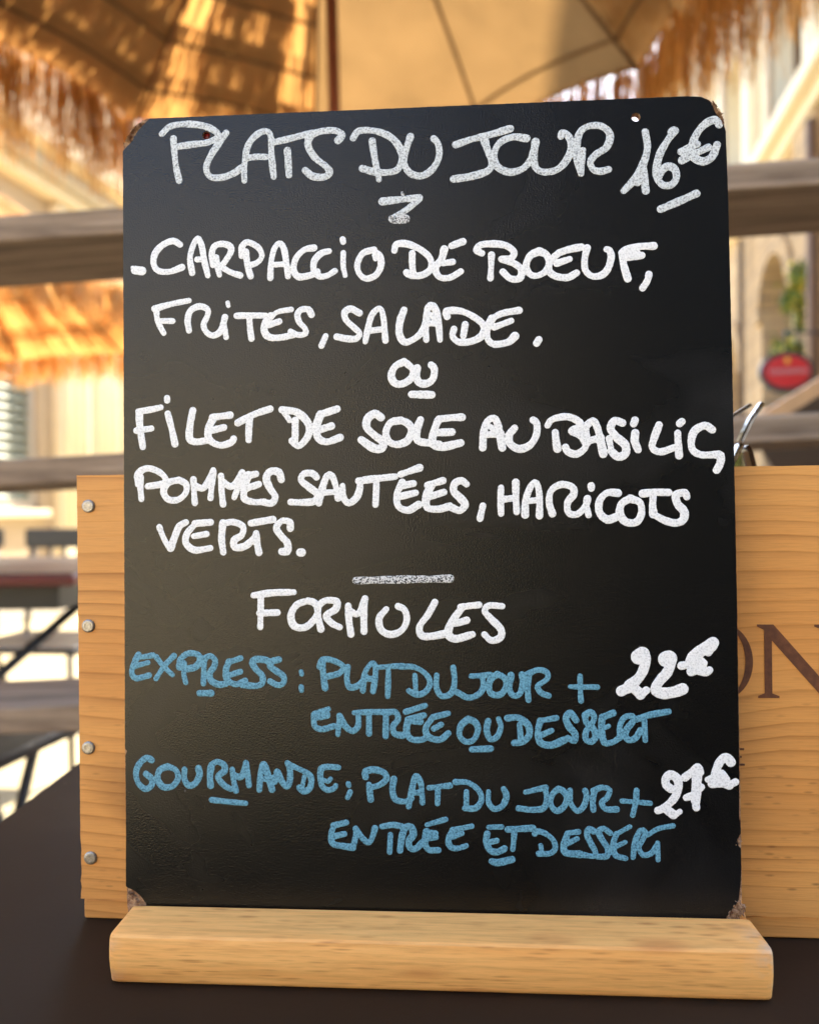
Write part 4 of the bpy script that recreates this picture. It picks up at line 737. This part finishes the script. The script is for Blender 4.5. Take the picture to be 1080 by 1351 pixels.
 ('GOURMANDE','blue',[(1.17,[(10.0,52.4),(8.1,53.2),(5.4,51.0),(4.1,47.4),(5.1,43.8),(7.7,41.8),(10.0,43.2),(10.0,45.6),(7.9,47.3)]),(1.17,[(16.1,50.1),(13.1,48.8),(12.3,45.5),(14.4,42.6),(17.9,43.0),(20.0,46.0),(19.0,48.9),(16.1,50.1)]),(1.17,[(22.4,49.1),(22.4,45.5),(24.0,43.2),(26.4,44.1),(28.0,47.1),(27.6,49.5)]),(1.12,[(32.3,49.9),(31.9,46.7),(32.1,43.3)]),(1.12,[(32.4,50.8),(34.5,52.0),(37.0,51.0),(37.4,48.8),(34.9,46.5),(37.0,43.6),(39.6,42.1)]),(1.12,[(40.2,49.3),(40.7,45.2),(41.5,41.5)]),(1.06,[(40.9,47.3),(43.6,46.6),(45.3,51.7)]),(1.12,[(45.3,51.7),(45.9,47.8),(46.4,43.5)]),(1.01,[(82.9,44.5),(83.1,43.8)]),(0.91,[(83.5,41.5),(82.6,39.5)]),(1.12,[(32.5,38.1),(38.5,37.5),(45.1,37.0)]),(1.17,[(50.2,41.9),(50.6,47.0),(51.5,51.2),(52.6,50.1),(53.7,46.0),(54.9,42.1)]),(0.92,[(50.9,45.9),(53.7,45.9),(55.9,46.9)]),(1.10,[(56.0,44.8),(56.8,48.7),(58.6,45.0),(60.4,43.2),(61.5,45.4),(61.5,49.3),(60.6,51.8)]),(1.10,[(60.6,51.7),(62.9,50.5),(65.8,49.2),(68.7,47.6),(69.4,45.5),(68.7,42.6),(66.5,41.5),(65.0,42.9)]),(0.89,[(66.8,46.9),(66.0,42.9)]),(1.10,[(79.3,50.3),(75.6,50.5),(73.1,49.8),(72.7,46.5),(73.4,43.4),(75.5,42.1),(77.8,42.9),(78.3,43.8)]),(0.82,[(76.4,46.2),(75.5,45.2),(74.1,45.7)])]),
 ('PLAT','blue',[(1.17,[(89.2,47.0),(89.2,49.0),(92.8,49.6),(96.2,48.3),(96.6,46.1),(94.3,44.2),(91.0,43.2)]),(1.12,[(90.4,44.2),(90.7,41.2),(91.0,38.9)]),(1.12,[(99.4,46.3),(98.9,42.3),(100.0,39.0),(103.6,38.3),(105.9,39.5)]),(1.08,[(104.7,36.5),(106.0,43.0),(107.4,47.4),(109.2,44.8),(109.7,38.0)]),(1.03,[(106.4,41.4),(109.4,41.7)]),(1.08,[(112.1,43.3),(119.6,44.2)]),(1.03,[(115.3,42.8),(115.1,37.7)])]),
 ('DU','blue',[(1.08,[(121.6,45.5),(126.1,45.3),(129.8,42.7),(130.9,39.4),(128.8,36.3),(124.9,36.1)]),(1.03,[(125.5,42.1),(125.4,37.0)]),(1.08,[(133.4,42.2),(133.4,38.3),(135.4,36.0),(138.3,37.2),(139.8,40.6),(138.8,43.2)])]),
 ('JOUR','blue',[(1.08,[(146.6,42.1),(153.8,43.9)]),(1.08,[(153.6,43.5),(154.0,39.6),(152.8,36.5),(148.5,35.9),(144.0,36.4)]),(1.08,[(158.1,43.4),(156.0,41.3),(155.4,38.0),(157.4,35.6),(160.0,37.1),(161.2,40.3),(159.7,42.8),(158.1,43.4)]),(1.08,[(162.3,42.9),(162.5,38.4),(164.7,35.7),(166.9,37.2),(168.1,40.9),(167.6,42.9)]),(1.08,[(170.8,42.6),(170.2,39.3),(170.4,36.1)]),(1.08,[(170.5,42.9),(173.6,44.1),(176.2,43.2),(175.2,40.4),(173.3,38.7),(174.8,36.5),(178.5,36.4)]),(0.97,[(180.5,39.4),(190.3,38.7)]),(0.97,[(185.6,43.1),(185.2,38.9),(184.1,34.4)])]),
 ('27 euro','dense',[(1.49,[(197.5,43.9),(195.9,45.2),(195.9,47.5),(197.4,48.8),(199.6,47.7),(200.2,44.9),(199.0,41.1),(196.5,38.3),(194.5,36.8)]),(1.38,[(192.9,36.2),(195.8,37.0)]),(1.53,[(196.2,36.4),(198.3,34.8)]),(0.99,[(198.8,34.6),(200.5,35.9)]),(1.49,[(202.5,47.9),(204.9,49.8),(206.9,51.5),(207.6,49.8)]),(1.69,[(206.9,51.1),(206.5,46.4),(206.3,42.2),(206.0,39.7)]),(1.42,[(206.1,39.5),(206.2,37.4)]),(1.24,[(202.8,40.8),(205.4,41.9),(208.2,44.6)]),(1.56,[(218.4,53.4),(216.8,55.1),(214.8,53.7),(213.4,50.9),(212.6,48.1),(213.0,46.1)]),(1.17,[(210.3,47.2),(213.0,48.3)]),(1.60,[(211.9,45.9),(215.7,46.1),(217.7,45.5)]),(0.99,[(215.4,49.9),(217.0,47.6)]),(1.42,[(214.4,48.9),(214.7,46.5)]),(1.28,[(217.7,45.4),(219.9,46.5)])]),
 ('ENTREE','blue',[(1.06,[(77.3,29.4),(82.0,30.5)]),(1.17,[(77.5,29.5),(76.5,26.1),(77.0,22.9),(80.3,22.1),(84.3,21.6)]),(1.00,[(77.5,25.5),(81.3,26.4)]),(1.06,[(84.5,21.9),(85.5,26.2),(85.4,28.3)]),(1.12,[(85.4,28.3),(88.2,24.6),(90.3,23.5),(91.8,26.3),(92.4,28.6)]),(1.06,[(95.0,29.2),(98.8,29.9),(102.2,29.4)]),(1.06,[(98.0,26.4),(97.7,20.1)]),(1.23,[(101.4,20.8),(102.2,25.9),(103.6,29.1),(105.6,29.1),(106.3,26.5),(104.7,24.3),(105.0,21.8),(107.1,21.5),(109.5,23.8)]),(0.95,[(111.2,30.1),(117.9,32.1)]),(1.12,[(111.2,27.4),(114.3,27.1)]),(1.17,[(111.6,25.5),(114.3,25.7)]),(1.12,[(111.1,27.6),(110.5,23.8),(111.7,21.2),(115.2,21.1)]),(1.00,[(120.5,28.3),(127.3,29.8)]),(1.12,[(120.5,28.3),(118.9,25.0),(119.5,22.4),(122.1,21.8),(125.2,22.8)]),(0.95,[(120.5,25.9),(123.8,27.2)])]),
 ('ET','blue',[(1.05,[(133.3,29.5),(137.9,29.7)]),(1.25,[(132.8,27.2),(132.3,24.3),(133.9,21.2),(136.5,20.8),(138.8,22.0)]),(1.05,[(133.3,24.1),(136.1,24.8)]),(1.12,[(140.1,28.8),(148.9,29.4)]),(1.05,[(142.4,27.6),(141.8,21.8)]),(1.25,[(134.3,17.4),(136.6,17.0),(141.5,18.2)])]),
 ('DESSERT','blue',[(1.05,[(149.6,27.4),(150.5,28.3),(153.1,27.7),(156.1,25.3),(156.8,22.2),(154.7,20.5),(151.0,20.4)]),(0.79,[(151.7,23.3),(152.0,21.3)]),(1.05,[(161.1,27.8),(165.0,28.3)]),(1.19,[(161.1,27.3),(159.8,23.5),(160.5,20.9),(165.5,20.4)]),(0.99,[(161.1,24.1),(164.6,25.9)]),(1.05,[(170.4,28.6),(168.8,29.3),(168.0,27.4),(169.4,24.2),(170.9,21.3),(170.3,19.8),(166.1,20.3)]),(1.05,[(176.2,28.0),(173.9,29.6),(172.1,28.4),(173.4,25.5),(175.2,22.6),(174.8,19.9),(171.6,19.7)]),(0.86,[(178.5,27.8),(183.1,30.4)]),(1.05,[(178.4,27.8),(177.2,24.3),(177.8,20.4),(181.4,19.2)]),(0.92,[(177.8,23.2),(181.4,24.9)]),(0.99,[(184.0,19.6),(184.8,25.0),(186.7,29.1),(188.4,28.5),(187.4,25.7),(186.1,23.1),(187.5,20.5),(190.4,21.2),(192.3,23.9)]),(0.92,[(189.2,27.5),(193.0,29.8),(198.1,30.9)]),(0.92,[(192.6,24.8),(192.7,18.9)])]),
]


def catmull(P, step):
    P = [np.array(p) for p in P]
    if len(P) == 1: P = P*2
    Q = [2*P[0]-P[1]] + P + [2*P[-1]-P[-2]]; out = []
    for i in range(1, len(Q)-2):
        p0, p1, p2, p3 = Q[i-1], Q[i], Q[i+1], Q[i+2]; n_ = max(2, int(np.linalg.norm(p2-p1)/step))
        for k in range(n_):
            t_ = k/n_; out.append(.5*((2*p1)+(-p0+p2)*t_+(2*p0-5*p1+4*p2-p3)*t_**2+(-p0+3*p1-3*p2+p3)*t_**3))
    out.append(P[-1]); return np.array(out)
def lettering(mat, strokes, seed):
    """marker strokes on the board face: union of round-ended strokes, meshed as one thin film of paint"""
    rg = np.random.RandomState(seed); h = .25
    allp = np.array([p for r, q in strokes for p in q]); pad = 2.6
    x0, z0 = allp.min(0)-pad; x1, z1 = allp.max(0)+pad
    nx, nz = int((x1-x0)/h)+2, int((z1-z0)/h)+2
    gx = x0+h*np.arange(nx); gz = z0+h*np.arange(nz); D = np.full((nx, nz), 9.)
    for r, q in strokes:
        P = catmull(q, .7); m_ = len(P); ph = rg.rand(3)*6.28; ss = np.arange(m_)
        rr = r*(.955+.075*np.sin(ss*.22+ph[0])+.045*np.sin(ss*.6+ph[1])+.025*np.sin(ss*1.9+ph[2]))
        ends = np.minimum(ss, m_-1-ss); rr = rr*(1+rg.uniform(-.06,.14)*np.exp(-ends/2.0))
        for i in range(m_-1):
            a, b, ra = P[i], P[i+1], rr[i]; lo = np.minimum(a, b)-ra-.8; hi = np.maximum(a, b)+ra+.8
            i0, i1 = max(0, int((lo[0]-x0)/h)), min(nx, int((hi[0]-x0)/h)+2); j0, j1 = max(0, int((lo[1]-z0)/h)), min(nz, int((hi[1]-z0)/h)+2)
            X, Z = np.meshgrid(gx[i0:i1], gz[j0:j1], indexing='ij'); d = b-a; L2 = max(1e-9, d@d)
            t_ = np.clip(((X-a[0])*d[0]+(Z-a[1])*d[1])/L2, 0, 1); dd = np.hypot(X-a[0]-t_*d[0], Z-a[1]-t_*d[1])-ra
            D[i0:i1, j0:j1] = np.minimum(D[i0:i1, j0:j1], dd)
    D += .07*(rg.rand(nx, nz)-.5)*2 * .8
    V, F, vid, eid = [], [], {}, {}
    def yy(d): return -(.00003 + .00009*min(1, max(0, -d)/.5))
    def gv(i, j):
        k = (i, j)
        if k not in vid: vid[k] = len(V); V.append((gx[i]*K, yy(D[i, j]), gz[j]*K))
        return vid[k]
    def evx(a, b):
        k = (a, b) if a < b else (b, a)
        if k not in eid:
            da, db = D[k[0]], D[k[1]]; t_ = da/(da-db); t_ = min(.98, max(.02, t_))
            eid[k] = len(V); V.append(((gx[k[0][0]]*(1-t_)+gx[k[1][0]]*t_)*K, -.00002, (gz[k[0][1]]*(1-t_)+gz[k[1][1]]*t_)*K))
        return eid[k]
    ins = D < 0; cnt = ins[:-1, :-1].astype(int)+ins[1:, :-1]+ins[1:, 1:]+ins[:-1, 1:]
    for i, j in zip(*np.nonzero(cnt)):
        i, j = int(i), int(j)
        c = [(i, j), (i+1, j), (i+1, j+1), (i, j+1)]
        if cnt[i, j] == 4: F.append([gv(*q) for q in c]); continue
        poly = []
        for a, b in zip(c, c[1:]+c[:1]):
            if ins[a]: poly.append(gv(*a))
            if ins[a] != ins[b]: poly.append(evx(a, b))
        if len(poly) > 2: F.append(poly)
    return mesh_obj('lettering', V, F, M[mat], mb, True)
for q, (txt, mt, strokes) in enumerate(WORDS):
    o = lettering(mt, strokes, q)
    colr = {'blue': 'blue', 'dense': 'white', 'thin': 'greyish white', 'scratch': 'faint scratchy white'}[mt]
    if not txt[0].islower(): o['label'] = 'handwritten %s lettering %s' % (colr, txt)
    else: o.name = 'pen_stroke'; o['label'] = 'handwritten %s %s' % (colr, txt.split()[-1])
